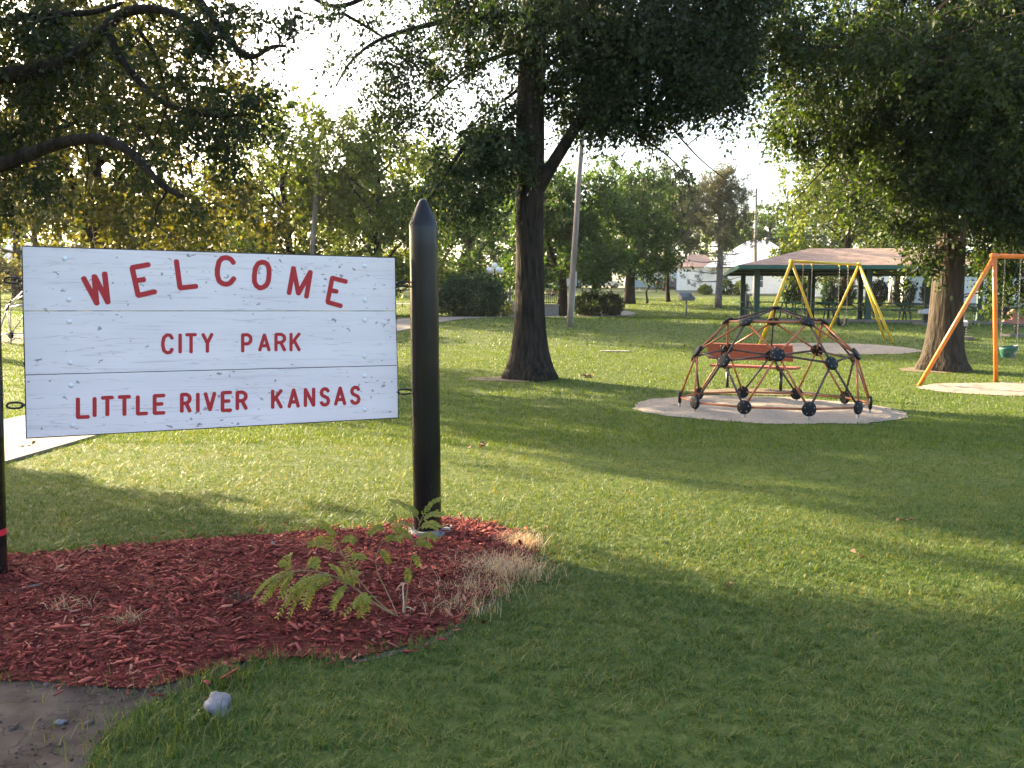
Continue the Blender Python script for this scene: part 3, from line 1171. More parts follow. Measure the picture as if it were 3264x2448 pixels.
ROW3 = [('L', 379, 429, 872, 961), ('I', 445, 475, 870, 954), ('T', 498, 546, 867, 950), ('T', 580, 630, 863, 949), ('L', 670, 713, 861, 944), ('E', 752, 797, 857, 941), ('R', 884, 923, 851, 933), ('I', 946, 978, 849, 930),
        ('V', 999, 1043, 846, 926), ('E', 1082, 1122, 842, 928), ('R', 1154, 1196, 840, 920), ('K', 1326, 1367, 833, 914), ('A', 1406, 1450, 828, 910), ('N', 1485, 1525, 825, 905), ('S', 1561, 1598, 823, 902), ('A', 1632, 1676, 819, 898), ('S', 1709, 1746, 816, 894)]
random.seed(4)
for row, w, pk in ((ROW2, .0205, 1), (ROW3, .0225, 2)):
    for ch, x0, x1, y0, y1 in row:
        sl_ = -.045 if pk == 2 else -.02
        polys = []
        for pl in FONT[ch]:
            q = []
            for u, v in pl:
                x = x0 + (x1 - x0) * u
                y = y1 + (y0 - y1) * v + sl_ * (x - x0) * 1.0
                q.append((x * .6555, 700 + y * .6555))
            polys.append(q)
        letter(polys, w, planks[pk])


# --- hanging links between board and posts
def to_local(p):
    q = Vector(p) - SIGN_O
    return Vector((q.dot(_bd), -q.dot(_bn), q.z))


def ring_pts(c, L, H, ax, up, n=20):
    pts = []
    for k in range(n + 1):
        a_ = 2 * math.pi * k / n
        x = math.cos(a_)
        y = math.sin(a_)
        x = math.copysign(abs(x) ** .7, x)
        pts.append(Vector(c) + Vector(ax) * (x * L / 2) + Vector(up) * (y * H / 2))
    return pts


for x0, x1, y, side in ((12, 64, 893, -1), (20, 74, 1293, -1), (1266, 1312, 905, 1), (1269, 1316, 1249, 1)):
    p0, p1 = bd(x0, y), bd(x1, y)
    c = (p0 + p1) / 2 + Vector((0, .02, 0))
    L = abs(p1.x - p0.x)
    lk = MB().tube(ring_pts(c, L * .98, .034, (1, 0, 0), (0, 0, 1) if side < 0 else (0, .35, .94)), .0065, 8).build('hanging_link', BLACKM, sign, smooth=True)
    eb = p1.x if side < 0 else p0.x
    MB().tube(ring_pts((eb - side * .004, .02, c.z), .03, .034, (1, 0, 0), (0, 1, 0), 14), .006, 6).build('eye_bolt', BLACKM, lk, smooth=True)

# --- posts
BLKPOST = noisy('gloss_black_paint', (.005, .0045, .005), (.012, .010, .010), 5, .24, spec=.34, bump=.12, bscale=9, stretch=(3, 3, .5))
REDTAPE = noisy('red_tape', (.50, .012, .03), (.60, .02, .045), 20, .5)


def post(px_base, py_base, px_top, D, r, ztip, label, band=None):
    root = G(at(px_base, py_base, D).x, D)
    t = thing('sign_post', label, 'post', root, 0.0, 'black posts holding the welcome sign')
    tx = at(px_top, 700, D).x
    zt = ztip
    n = 16
    ax = Vector((tx - root.x, 0, 1.9)).normalized()
    pts, rad = [], []
    H = zt - .20
    for i in range(n + 1):
        z = -.05 + (H + .05) * i / n
        pts.append(root + ax * z)
        rad.append(r * (1 + .008 * math.sin(i * 1.7)))
    for f_, z_ in ((.985, .012), (.95, .028), (.87, .055), (.74, .088), (.60, .120), (.46, .150), (.34, .174), (.22, .189), (.10, .196)):
        pts.append(root + ax * (H + z_))
        rad.append(r * f_)
    MB().tube(pts, rad, 32, cap=True).build('shaft', BLKPOST, t, smooth=True)
    if band:
        zc = band
        MB().lathe([(r * 1.004, zc - .018), (r * 1.012, zc - .016), (r * 1.012, zc + .016), (r * 1.004, zc + .018)], root, 32, axis=ax).build('tape_band', REDTAPE, t)
    return t, root


pr, PR_ROOT = post(1363, 1725, 1351, gnd(1363, 1722).y + .095, .0975, at(1350, 632, gnd(1363, 1722).y + .095).z, 'gloss black round sign post with a grey concrete collar at its foot')
_dl = gnd(-33, 1878).y + .095
pl_, PLR = post(-36, 1881, -70, _dl, .0975, 2.42, 'gloss black round sign post with a red tape band near its foot', band=at(-33, 1695, _dl).z)
# concrete collar round the right post
cm = MB()
n = 28
top, bot = [], []
for k in range(n):
    a_ = 2 * math.pi * k / n
    rr = .185 + .045 * mnoise.noise(Vector((math.cos(a_) * 1.5, math.sin(a_) * 1.5, 3)))
    top.append((PR_ROOT.x + .02 + rr * .86 * math.cos(a_), PR_ROOT.y - .02 + rr * .86 * math.sin(a_), .062 + .012 * math.sin(3 * a_)))
    bot.append((PR_ROOT.x + .02 + rr * math.cos(a_), PR_ROOT.y - .02 + rr * math.sin(a_), .0))
cm.add(bot + top, [tuple(range(n, 2 * n))] + [(k, (k + 1) % n, n + (k + 1) % n, n + k) for k in range(n)])
cm.build('concrete_collar', STONE, pr, smooth=False)

# ================================================================== TREES
def unit(v):
    return v / np.maximum(np.linalg.norm(v, axis=1, keepdims=True), 1e-6)


def leaves(rng, pos, d, size, width=.36, fold=.12):
    """diamond leaves: pos (n,3) base, d (n,3) unit direction, size (n,)"""
    n = len(pos)
    r = unit(rng.normal(0, 1, (n, 3)))
    w = unit(np.cross(d, r))
    nrm = np.cross(d, w)
    s = size[:, None]
    v0 = pos
    v1 = pos + d * s * .48 + w * s * width + nrm * s * fold
    v2 = pos + d * s
    v3 = pos + d * s * .48 - w * s * width + nrm * s * fold
    V = np.stack([v0, v1, v2, v3], 1).reshape(-1, 3)
    Fc = np.arange(n * 4).reshape(-1, 4)
    return V, Fc


def bez(a, b, c, n=8):
    a, b, c = Vector(a), Vector(b), Vector(c)
    return [a * ((1 - t) ** 2) + b * (2 * t * (1 - t)) + c * (t * t) for t in [i / (n - 1) for i in range(n)]]


def wob(pts, amp, seed):
    out = []
    n = len(pts)
    for i, p in enumerate(pts):
        k = math.sin(math.pi * min(1, i / (n - 1) * 1.4) / 1.4) if 0 < i else 0
        out.append(Vector(p) + mnoise.noise_vector(Vector(p) * .9 + Vector((seed, seed * .7, 0))) * amp * k)
    return out


def make_tree(name, label, base, trunk, trad, limbs, blobs, leafm, leaf, per, seed, barkm=None, group=None, slen=.55, droop=.35, twigs=True, trunkseg=14, flare=0.0, lobes=0.0,
              clump=7, csig=.22, twig_r=.018, narrow=.36, cat='tree', keepz=None, bare=None):
    """base Vector; trunk list of points; limbs [(pts, r0, r1)]; blobs [(centre, (rx,ry,rz), sprays)]"""
    rng = np.random.default_rng(seed)
    barkm = barkm or BARK
    t = thing(name, label, cat, base, 0.0, group)
    tp = [Vector(p) for p in trunk]

    def lob(i, a_):
        h = max(0.0, tp[min(i, len(tp) - 1)].z - base.z)
        f = math.exp(-h / .50)
        return 1 + flare * f * (1 + .30 * math.cos(5 * a_ + seed) + .15 * math.cos(3 * a_ + 1.3)) + lobes * (.6 * math.cos(4 * a_ + h * .8) + .4 * math.cos(7 * a_ - h * .5))
    MB().tube(tp, trad, trunkseg, lob=lob if (flare or lobes) else None).build('trunk', barkm, t, smooth=True)
    skel = [(p, trad[i]) for i, p in enumerate(tp)]
    for pts, r0, r1 in limbs:
        n = len(pts)
        rs = [r0 + (r1 - r0) * (i / (n - 1)) ** .8 for i in range(n)]
        MB().tube(pts, rs, 8).build('limb', barkm, t, smooth=True)
        skel += [(Vector(p), rs[i]) for i, p in enumerate(pts)]
    SK = np.array([tuple(p) for p, r in skel])
    Vs, Fs, off = [], [], 0
    tw = MB()
    for c, r, ns in blobs:
        c = np.array(c)
        r = np.array(r)
        nc = max(2, int(ns / clump))
        u = unit(rng.normal(0, 1, (nc, 3)))
        rad = rng.uniform(.25, 1.0, (nc, 1)) ** .5
        cc = c + u * r * rad * .88
        if twigs:
            for q in cc:
                dd = np.linalg.norm(SK - q, axis=1) + np.maximum(0, SK[:, 2] - q[2]) * .3
                k = int(np.argmin(dd))
                a_, b_ = Vector(SK[k]), Vector(q)
                L = (b_ - a_).length
                if L < .25 or L > 6:
                    continue
                m_ = (a_ + b_) / 2 + Vector((rng.normal(0, .1) * L, rng.normal(0, .1) * L, .10 * L + rng.normal(0, .05) * L))
                tr = min(skel[k][1] * .6, twig_r * (.7 + .35 * L))
                pts = wob(bez(a_, m_, b_, 6), .12 * L ** .5, seed)
                tw.tube(pts, [tr * (1 - .16 * i) for i in range(6)], 4, cap=False)
        idx = rng.integers(0, nc, ns)
        pos = cc[idx] + rng.normal(0, 1, (ns, 3)) * r * csig
        out = unit((pos - c) / r + 1e-4)
        d = unit(out * .8 + rng.normal(0, .6, (ns, 3)) + np.array([0, 0, -droop]))
        if twigs:
            for p, dv in zip(pos[::3], d[::3]):
                q = cc[idx[0]]
                a_ = Vector(p) - Vector(dv) * slen * .5
                b_ = Vector(p) + Vector(dv) * slen * .9 + Vector((0, 0, -droop * slen * .3))
                tw.tube([a_, Vector(p), b_], [.007, .005, .002], 3, cap=False)
        tt = rng.uniform(-.15, 1, (ns, per, 1))
        sl = rng.uniform(.6, 1.3, (ns, 1, 1)) * slen
        lp = pos[:, None, :] + d[:, None, :] * tt * sl + rng.normal(0, .16, (ns, per, 3)) * sl
        lp[:, :, 2] -= droop * (tt[:, :, 0] ** 2) * sl[:, :, 0] * .5
        ld = unit((d[:, None, :] * .5 + rng.normal(0, .75, (ns, per, 3)) + np.array([0, 0, -droop * .8])).reshape(-1, 3))
        lp = lp.reshape(-1, 3)
        if keepz is not None:
            k = lp[:, 2] > keepz
            lp, ld = lp[k], ld[k]
        s = rng.uniform(.5, 1.35, len(lp)) * leaf
        V_, F_ = leaves(rng, lp, ld, s, narrow)
        Vs.append(V_)
        Fs.append(F_ + off)
        off += len(V_)
    for pts, r0, r1 in (bare or []):
        n = len(pts)
        tw.tube(pts, [r0 + (r1 - r0) * i / (n - 1) for i in range(n)], 5, cap=False)
    if tw.v:
        o = tw.build('twigs', TWIG, t, recalc=False)
        setp(o, kind='stuff')
    if Vs:
        o = np_obj('crown', np.concatenate(Vs), np.concatenate(Fs), leafm, t)
        setp(o, kind='stuff')
    return t


def px_path(lst, D, n=None):
    """[(px,py,dD)] -> world points"""
    return [at(p[0], p[1], D + (p[2] if len(p) > 2 else 0)) for p in lst]


def pblob(px, py, rxp, ryp, D, n, rd=None):
    s = D / F_PX
    return (at(px, py, D), (rxp * s, rd if rd else (rxp + ryp) / 2 * s, ryp * s), n)


def smooth_path(pts, it=2):
    return smooth_poly(pts, it, closed=False)


# ---- the oak in the middle of the picture
D1 = T1C.y + .35
b1 = G(T1C.x + .02, D1)
tr1 = [Vector((at(1688, 1195, D1).x, b1.y, b1.z - .15))] + [at(1688, y, D1) for y in (1195, 1175, 1150, 1110, 1060, 1000, 900, 780, 660, 560, 480)] + [at(1690, 350, D1), at(1696, 200, D1), at(1706, 50, D1 + .1), at(1716, -150, D1 + .2), at(1710, -420, D1 + .3), at(1700, -700, D1 + .3)]
ra1 = [.46, .45, .42, .40, .37, .345, .325, .315, .31, .31, .32, .33, .31, .29, .26, .21, .15, .07]


def limb1(lst, r0, r1, amp=.06):
    p = smooth_path(px_path(lst, D1), 2)
    return (wob(p, amp, 3.1), r0, r1)


L1 = [
    limb1([(1715, 600), (1760, 520, -.1), (1850, 385, -.3), (1930, 260, -.5), (2010, 120, -.6), (2080, -60, -.8), (2150, -260, -1)], .175, .05),
    limb1([(1672, 500), (1630, 440, -.2), (1570, 408, -.4), (1500, 450, -.7), (1440, 520, -.9), (1390, 600, -1.1), (1350, 660, -1.2)], .105, .012),
    limb1([(1690, 60), (1600, 45, -.3), (1450, 55, -.6), (1310, 90, -.8), (1215, 120, -.9), (1130, 180, -1), (1075, 270, -1.1)], .10, .015),
    limb1([(1690, -60), (1560, -130, .4), (1380, -110, .6), (1200, -30, .5), (1080, 30, .3), (985, -5, .1), (900, -80, 0)], .10, .03),
    limb1([(1090, 40, .3), (1180, 90, .2), (1260, 150, 0), (1330, 220, -.2)], .045, .012),
    limb1([(1675, 160), (1590, 175, .5), (1490, 220, .9), (1400, 290, 1.2), (1330, 370, 1.4)], .07, .012),
    limb1([(1675, 270), (1600, 330, .3), (1500, 400, .6), (1420, 470, .8)], .05, .01),
    limb1([(1668, 330), (1600, 390, -.6), (1540, 460, -.9), (1500, 560, -1.1)], .05, .01),
    limb1([(1450, 55, -.6), (1400, 120, -.8), (1330, 170, -1.0), (1290, 250, -1.1)], .022, .005),
    limb1([(1310, 90, -.8), (1270, 150, -1.1), (1260, 230, -1.2), (1230, 300, -1.3)], .018, .004),
    limb1([(1680, 380), (1610, 440, .6), (1540, 540, 1.0), (1500, 640, 1.2)], .03, .006),
    limb1([(1500, 220, .9), (1470, 310, 1.1), (1450, 390, 1.2)], .018, .004),
    limb1([(1130, 180, -1), (1060, 210, -1.1), (1010, 260, -1.2), (980, 330, -1.2)], .014, .004),
    limb1([(1200, -30, .5), (1150, 60, .3), (1130, 150, .2), (1100, 220, .2)], .016, .004),
    limb1([(1735, 290), (1790, 220, .3), (1850, 215, .5), (1920, 255, .6), (1990, 300, .7)], .06, .02),
    limb1([(1735, 190), (1800, 130, -.2), (1900, 60, -.5), (2020, -10, -.8)], .08, .03),
    limb1([(1740, 100), (1830, 20, .6), (1960, -60, 1), (2120, -100, 1.4)], .08, .03),
    limb1([(1880, 360, -.3), (1960, 385, -.6), (2040, 430, -.8), (2110, 475, -1), (2180, 545, -1.1), (2210, 640, -1.2)], .035, .008),
    limb1([(2000, 270, -.6), (2090, 340, -.8), (2170, 430, -1), (2230, 510, -1.1), (2310, 570, -1.2)], .04, .007),
    limb1([(2085, 440, -.8), (2070, 520, -.8), (2050, 610, -.8), (2040, 700, -.8)], .014, .004),
    limb1([(1870, 370, -.3), (1900, 440, -.4), (1935, 520, -.5)], .012, .003),
]
B1 = [
    # dense dark masses right of the trunk
    pblob(1960, 120, 190, 130, D1 - .6, 260), pblob(2120, 60, 220, 150, D1 - 1, 330), pblob(2250, 200, 130, 150, D1 - 1.2, 230), pblob(2060, 270, 170, 100, D1 - .7, 230),
    pblob(1880, 260, 120, 110, D1 - .2, 120), pblob(2290, 330, 60, 70, D1 - 1.2, 50), pblob(1970, 400, 110, 60, D1 - .4, 70), pblob(1800, 330, 80, 80, D1 + .2, 40),
    pblob(1850, 20, 130, 130, D1 - .2, 170), pblob(2330, 40, 100, 120, D1 - 1.0, 150), pblob(2390, -40, 80, 90, D1 - 1.0, 70), pblob(1400, 30, 160, 60, D1 - .4, 50),
    # left of the trunk, thinner
    pblob(1520, 70, 170, 80, D1 - .5, 84), pblob(1600, 190, 90, 110, D1 + .4, 62), pblob(1450, 190, 150, 110, D1 + .7, 52), pblob(1330, 270, 150, 110, D1 + .2, 52),
    pblob(1170, 210, 130, 90, D1 - .8, 34), pblob(1080, 70, 120, 60, D1, 20), pblob(1240, 330, 110, 90, D1 - .3, 20),
    pblob(1480, 480, 130, 90, D1 - .7, 83), pblob(1420, 620, 120, 90, D1 - 1, 67), pblob(1560, 560, 90, 110, D1 - .8, 56), pblob(1570, 400, 90, 70, D1 - .2, 56),
    # above the frame
    pblob(1500, -170, 420, 190, D1 + .3, 220, 2.6), pblob(1950, -230, 420, 230, D1 - .3, 280, 3.0), pblob(1700, -520, 400, 260, D1 + .3, 180, 2.8), pblob(1200, -150, 200, 110, D1 + .5, 80, 1.4),
    (at(1750, -120, D1 + 2.4), (2.6, 1.8, 1.7), 260), (at(1700, -150, D1 - 2.8), (2.4, 1.6, 1.6), 200),
]
random.seed(8)
bare1 = []
for (x, y, dD, ln) in [(2110, 480, -1, 120), (2150, 520, -1, 130), (2190, 590, -1.1, 120), (2230, 520, -1.1, 160), (2270, 545, -1.2, 130), (2060, 560, -.8, 90), (2200, 640, -1.1, 110), (2050, 430, -.8, 100), (2140, 500, -1, 90),
                       (1330, 380, 1.2, 130), (1240, 330, 0, 150), (1180, 300, -.8, 140), (1090, 290, -1, 120), (1060, 300, -1, 150), (1420, 480, .8, 130), (1400, 620, -1, 110), (1460, 560, -1, 140), (1520, 600, -1, 130), (1600, 470, -.9, 150), (1350, 660, -1.2, 90),
                       (1000, 160, 0, 120), (1130, 350, -.9, 110), (1290, 430, 0, 120), (1640, 620, -.4, 160), (1620, 700, -.4, 140), (1580, 640, -.6, 150)]:
    a_ = at(x, y, D1 + dD)
    s = D1 / F_PX
    e = a_ + Vector((random.uniform(-.25, .25), random.uniform(-.3, .3), -ln * s))
    m_ = (a_ + e) / 2 + Vector((random.uniform(-.12, .12), 0, .1))
    bare1.append((bez(a_, m_, e, 6), .009, .003))
make_tree('oak_tree', 'tall oak with dark straight trunk standing alone behind the right sign post', b1, tr1, ra1, L1, B1, L_OAKD, .102, 36, 21, barkm=BARK_D, group=None, narrow=.27, slen=.55, droop=.55, flare=.40, lobes=.045, trunkseg=28, bare=bare1, clump=8)  # darker bark colour stands in for the shade on this trunk

# ---- the oak on the right behind the orange swing
D2 = T2C.y + .4
b2 = G(T2C.x + .05, D2)
tr2 = [Vector((at(3002, 1168, D2).x, b2.y, b2.z - .15))] + [at(x, y, D2) for x, y in ((3002, 1168), (3004, 1150), (3006, 1120), (3010, 1080), (3014, 1030), (3018, 960), (3024, 880), (3030, 800), (3036, 700), (3044, 560), (3050, 400), (3056, 220), (3060, 40), (3064, -200), (3066, -450))]
ra2 = [.52, .50, .46, .43, .41, .385, .37, .355, .34, .32, .30, .27, .24, .20, .13, .06]


def limb2(lst, r0, r1, amp=.08):
    return (wob(smooth_path(px_path(lst, D2), 2), amp, 7.7), r0, r1)


L2 = [
    limb2([(3020, 760), (2960, 640, -.4), (2860, 560, -.9), (2760, 590, -1.4), (2680, 650, -1.7)], .12, .012),
    limb2([(3030, 640), (2930, 500, .5), (2800, 380, .8), (2660, 330, 1), (2540, 340, 1.1)], .12, .02),
    limb2([(3040, 520), (2960, 350, -.6), (2840, 220, -1.2), (2700, 150, -1.7), (2560, 140, -2)], .12, .02),
    limb2([(3045, 380), (2950, 180, .4), (2850, 40, .8), (2720, -80, 1.2)], .12, .03),
    limb2([(3050, 560), (3120, 440, -.5), (3220, 360, -1), (3340, 340, -1.4)], .12, .03),
    limb2([(3040, 740), (3110, 700, .3), (3200, 720, .6), (3280, 790, .8)], .08, .012),
    limb2([(3040, 680), (3130, 620, -.8), (3230, 640, -1.4), (3300, 720, -1.8)], .08, .012),
    limb2([(2800, 380, .8), (2700, 460, .8), (2600, 560, .8), (2530, 640, .7)], .04, .008),
    limb2([(2880, 560, -.8), (2800, 660, -1.2), (2750, 720, -1.4)], .025, .005),
    limb2([(3030, 780), (3060, 760, -1.4), (3080, 790, -2.4)], .06, .01),
]
B2 = [
    pblob(2620, 200, 160, 150, D2 - 1.6, 210), pblob(2560, 330, 130, 110, D2 + .6, 150), pblob(2760, 300, 180, 150, D2 - .4, 250), pblob(2900, 180, 200, 160, D2 - 1, 330), pblob(2700, 60, 200, 150, D2 + .4, 260),
    pblob(2820, 480, 170, 120, D2 + .4, 110), pblob(2650, 480, 120, 90, D2 + .7, 45), pblob(2540, 430, 60, 50, D2 + .9, 20), pblob(2950, 420, 170, 150, D2 - .8, 270), pblob(3100, 300, 200, 170, D2 - .8, 330), pblob(3200, 150, 170, 170, D2 - .6, 270),
    pblob(3050, 40, 200, 150, D2 + .2, 260), pblob(3200, 470, 150, 140, D2 - 1.2, 230), pblob(3080, 560, 150, 110, D2 - 1.4, 190), pblob(2920, 600, 120, 90, D2 - 1.0, 120), pblob(2780, 620, 90, 90, D2 - 1.4, 34),
    pblob(2470, 70, 110, 110, D2 - 1.6, 120), pblob(2440, 230, 70, 70, D2 - 1.2, 36), pblob(2900, 690, 80, 50, D2 - 1, 50), pblob(2955, 775, 55, 35, D2 - .7, 26), pblob(2920, 835, 40, 25, D2 - .6, 10), pblob(3150, 680, 110, 80, D2 - 1, 120), pblob(3240, 640, 80, 100, D2 - 1.6, 95), pblob(3200, 800, 90, 60, D2 + .4, 70),
    pblob(3140, 860, 60, 40, D2 + .5, 30), pblob(3250, 880, 60, 70, D2 + .8, 50), pblob(3190, 940, 40, 35, D2 + .6, 16), 
    pblob(3330, 380, 180, 200, D2 - .6, 220), pblob(3340, 650, 120, 120, D2 + .3, 110), pblob(2900, -180, 420, 200, D2, 230, 3.2), pblob(3250, -150, 350, 220, D2 - .5, 200, 3.0), pblob(3050, -480, 380, 230, D2, 160, 2.8), pblob(3480, 60, 250, 250, D2, 150, 2.5),
    (at(3050, 200, D2 + 2.8), (2.8, 1.8, 2.0), 330), (at(3100, 120, D2 - 3.0), (2.6, 1.6, 1.8), 280),
]
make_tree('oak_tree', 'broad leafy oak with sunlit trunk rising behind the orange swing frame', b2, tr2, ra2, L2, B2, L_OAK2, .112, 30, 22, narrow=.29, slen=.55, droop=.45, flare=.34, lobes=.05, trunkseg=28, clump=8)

# ---- the old tree on the left whose limbs reach over the sign; trunk stands out of frame
D3 = 9.0
b3 = G(-7.0, 7.7)
tr3 = [b3 + Vector((0, 0, -.15)), b3 + Vector((0, 0, .1)), b3 + Vector((.02, 0, .5)), b3 + Vector((.05, 0, 1.2)), b3 + Vector((.15, .05, 2.2)), b3 + Vector((.25, .05, 3.2)), b3 + Vector((.3, 0, 4.4)), b3 + Vector((.2, .1, 6)), b3 + Vector((.1, .2, 8))]
ra3 = [.60, .55, .45, .40, .37, .34, .28, .18, .06]


def limb3(lst, r0, r1, amp=.05, pre=None):
    p = px_path(lst, D3)
    if pre:
        p = [pre] + p
    return (wob(smooth_path(p, 2), amp, 5.5), r0, r1)


L3 = [
    limb3([(-60, 545, 0), (60, 510, 0), (170, 465, -.1), (290, 440, -.2), (390, 465, -.3), (450, 520, -.4), (510, 590, -.5), (575, 620, -.55)], .10, .02, pre=tr3[5]),
    limb3([(-120, 250, .2), (100, 240, .2), (200, 190, .2), (290, 130, .1), (360, 40, 0), (470, 25, -.1), (570, 45, -.2), (640, 90, -.3), (672, 140, -.4)], .11, .02, pre=tr3[6]),
    limb3([(300, 110, .1), (340, 90, .1), (360, 160, .1), (420, 230, 0), (500, 315, -.1), (570, 345, -.2), (650, 365, -.3), (800, 360, -.4)], .06, .012),
    limb3([(-150, -100, .3), (300, -60, .2), (620, -20, .1), (690, 70, 0), (730, 130, -.1), (800, 190, -.2), (860, 140, -.2), (905, 140, -.2)], .08, .012, pre=tr3[7]),
    limb3([(800, 190, -.2), (825, 215, -.2), (840, 245, -.2)], .012, .004),
    limb3([(440, 95, 0), (480, 150, .3), (520, 250, .5), (540, 330, .5), (500, 420, .6), (470, 480, .7)], .025, .005),
    limb3([(520, 350, 0), (560, 420, -.1), (575, 500, -.2), (575, 600, -.2)], .012, .004),
    limb3([(500, 480, -.3), (470, 430, -.2), (430, 400, 0)], .02, .006),
    limb3([(270, 450, -.1), (280, 500, 0), (275, 560, .1), (265, 640, .1)], .012, .004),
    limb3([(530, 610, -.5), (490, 650, -.4), (480, 710, -.4), (520, 740, -.4), (570, 770, -.4)], .014, .004),
    limb3([(-100, 120, .4), (120, 40, .3), (280, 40, .3), (380, 5, .2)], .06, .02, pre=tr3[6]),
    limb3([(-60, 520, 0), (100, 400, .8), (200, 420, 1.2), (330, 330, 1.5)], .04, .008),
    ([tr3[5], tr3[5] + Vector((-1.2, -.6, .9)), tr3[5] + Vector((-2.8, -1.0, 1.6))], .14, .04),
    ([tr3[6], tr3[6] + Vector((-.8, -1.6, 1.0)), tr3[6] + Vector((-1.2, -3.2, 1.8))], .12, .04),
    ([tr3[6], tr3[6] + Vector((1.0, -2.0, .9)), tr3[6] + Vector((2.0, -4.0, 1.6))], .12, .04),
]
B3 = [
    pblob(50, 150, 150, 190, D3 + .4, 130), pblob(40, 380, 120, 130, D3 + .5, 80), pblob(250, 60, 180, 110, D3 + .3, 43), pblob(470, 130, 150, 110, D3 + .2, 24), pblob(640, 300, 130, 120, D3 - .2, 37), pblob(760, 360, 90, 80, D3 - .4, 24),
    pblob(620, 180, 110, 90, D3 - .1, 24), pblob(780, 60, 110, 90, D3, 27), pblob(680, 420, 110, 60, D3 - .4, 21), pblob(60, 600, 90, 70, D3 + .2, 14), pblob(330, 330, 130, 90, D3 + .6, 18), pblob(480, 470, 120, 80, D3 + .1, 14), pblob(540, 690, 80, 60, D3 - .4, 6), pblob(940, 130, 60, 60, D3 - .2, 8),
    pblob(120, 540, 90, 50, D3 + .2, 10),
    # crown above and to the left of the frame
    (b3 + Vector((.5, -.5, 6.2)), (3.4, 2.6, 1.6), 300), (b3 + Vector((-2.2, -.6, 5.2)), (2.4, 2.2, 1.4), 170), (b3 + Vector((.4, .4, 8.2)), (2.4, 2.2, 1.4), 150),
    (b3 + Vector((-1.2, -3.4, 5.0)), (2.2, 1.8, 1.5), 260), (b3 + Vector((2.2, -4.2, 5.2)), (2.2, 1.8, 1.2), 240), (b3 + Vector((-2.8, -2.6, 3.6)), (1.8, 1.6, 1.1), 150),
    (b3 + Vector((1.6, -2.0, 4.6)), (2.0, 1.4, 1.0), 150),
]
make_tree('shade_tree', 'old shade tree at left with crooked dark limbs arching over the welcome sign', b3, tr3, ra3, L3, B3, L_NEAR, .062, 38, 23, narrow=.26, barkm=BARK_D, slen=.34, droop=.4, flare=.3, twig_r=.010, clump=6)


# ---- generic round-crowned trees for the park and the street behind
def round_tree(name, label, x, y, H, crown, leafm, nspray, leaf, per, seed, r=.2, lean=(0, 0), bark=None, group=None, cb=.28, blobs=9, slen=.7, droop=.3, twigs=True, fork=False, flat=1.0, csig=.22, skirt=None):
    """crown = (rx, rz): half width and half height in metres; cb = where the crown starts as a share of H"""
    rng = random.Random(seed)
    base = G(x, y)
    rx, rz = crown
    cz = base.z + H - rz
    top = Vector((x + lean[0], y + lean[1], base.z + H * .86))
    tp = [Vector((x, y, base.z - .15)), Vector((x, y, base.z + .12))]
    n = 8
    for i in range(1, n + 1):
        t = i / n
        p = Vector((x, y, base.z)).lerp(top, t)
        p += Vector((rng.uniform(-.12, .12), rng.uniform(-.12, .12), 0)) * (1 if t < .95 else 0)
        tp.append(p)
    tr = [r * 1.45, r * 1.25] + [r * (1 - .11 * i) for i in range(n)]
    limbs = []
    bl = []
    cc = Vector((x + lean[0] * .7, y + lean[1] * .7, cz))
    for k in range(blobs):
        a_ = 2.399 * k + rng.uniform(-.3, .3)
        v = -0.75 + 1.65 * (k + .5) / blobs
        hr = math.sqrt(max(.08, 1 - v * v))
        c = cc + Vector((math.cos(a_) * hr * rx * .62, math.sin(a_) * hr * rx * .62 * flat, v * rz * .68))
        br = (rx * rng.uniform(.36, .50), rx * rng.uniform(.34, .46), rz * rng.uniform(.28, .40))
        bl.append((c, br, max(8, int(nspray / blobs * rng.uniform(.75, 1.25)))))
        i = min(len(tp) - 2, max(3, int(2 + n * (cb + (.55 * (v + .75) / 1.65)))))
        st = tp[i]
        m_ = st.lerp(c, .5) + Vector((0, 0, -.08 * rz if v > 0 else .12 * rz))
        limbs.append((wob(bez(st, m_, c, 7), .15, seed), max(.03, r * .42), .015))
    bl.append((cc, (rx * .5, rx * .5, rz * .5), int(nspray * .12)))
    if skirt is not None:
        for k in range(8):
            a_ = 2 * math.pi * k / 8 + rng.uniform(-.3, .3)
            rr = rx * rng.uniform(.55, .85)
            bl.append((Vector((x + rr * math.cos(a_), y + rr * math.sin(a_), base.z + skirt + rz * rng.uniform(.18, .32))), (rx * .33, rx * .33, rz * .22), int(nspray * .06)))
    if fork:
        f0 = tp[3]
        limbs.append((wob(bez(f0, f0 + Vector((-rx * .25, 0, H * .2)), f0 + Vector((-rx * .4, 0, H * .5)), 7), .1, seed), r * .8, .04))
    return make_tree(name, label, base, tp, tr, limbs, bl, leafm, leaf, per, seed, barkm=bark or BARK_D, group=group, slen=slen, droop=droop, twigs=twigs, flare=.15, twig_r=.02, clump=7, csig=csig)


def tp(px, D):
    return xat(px, D), D


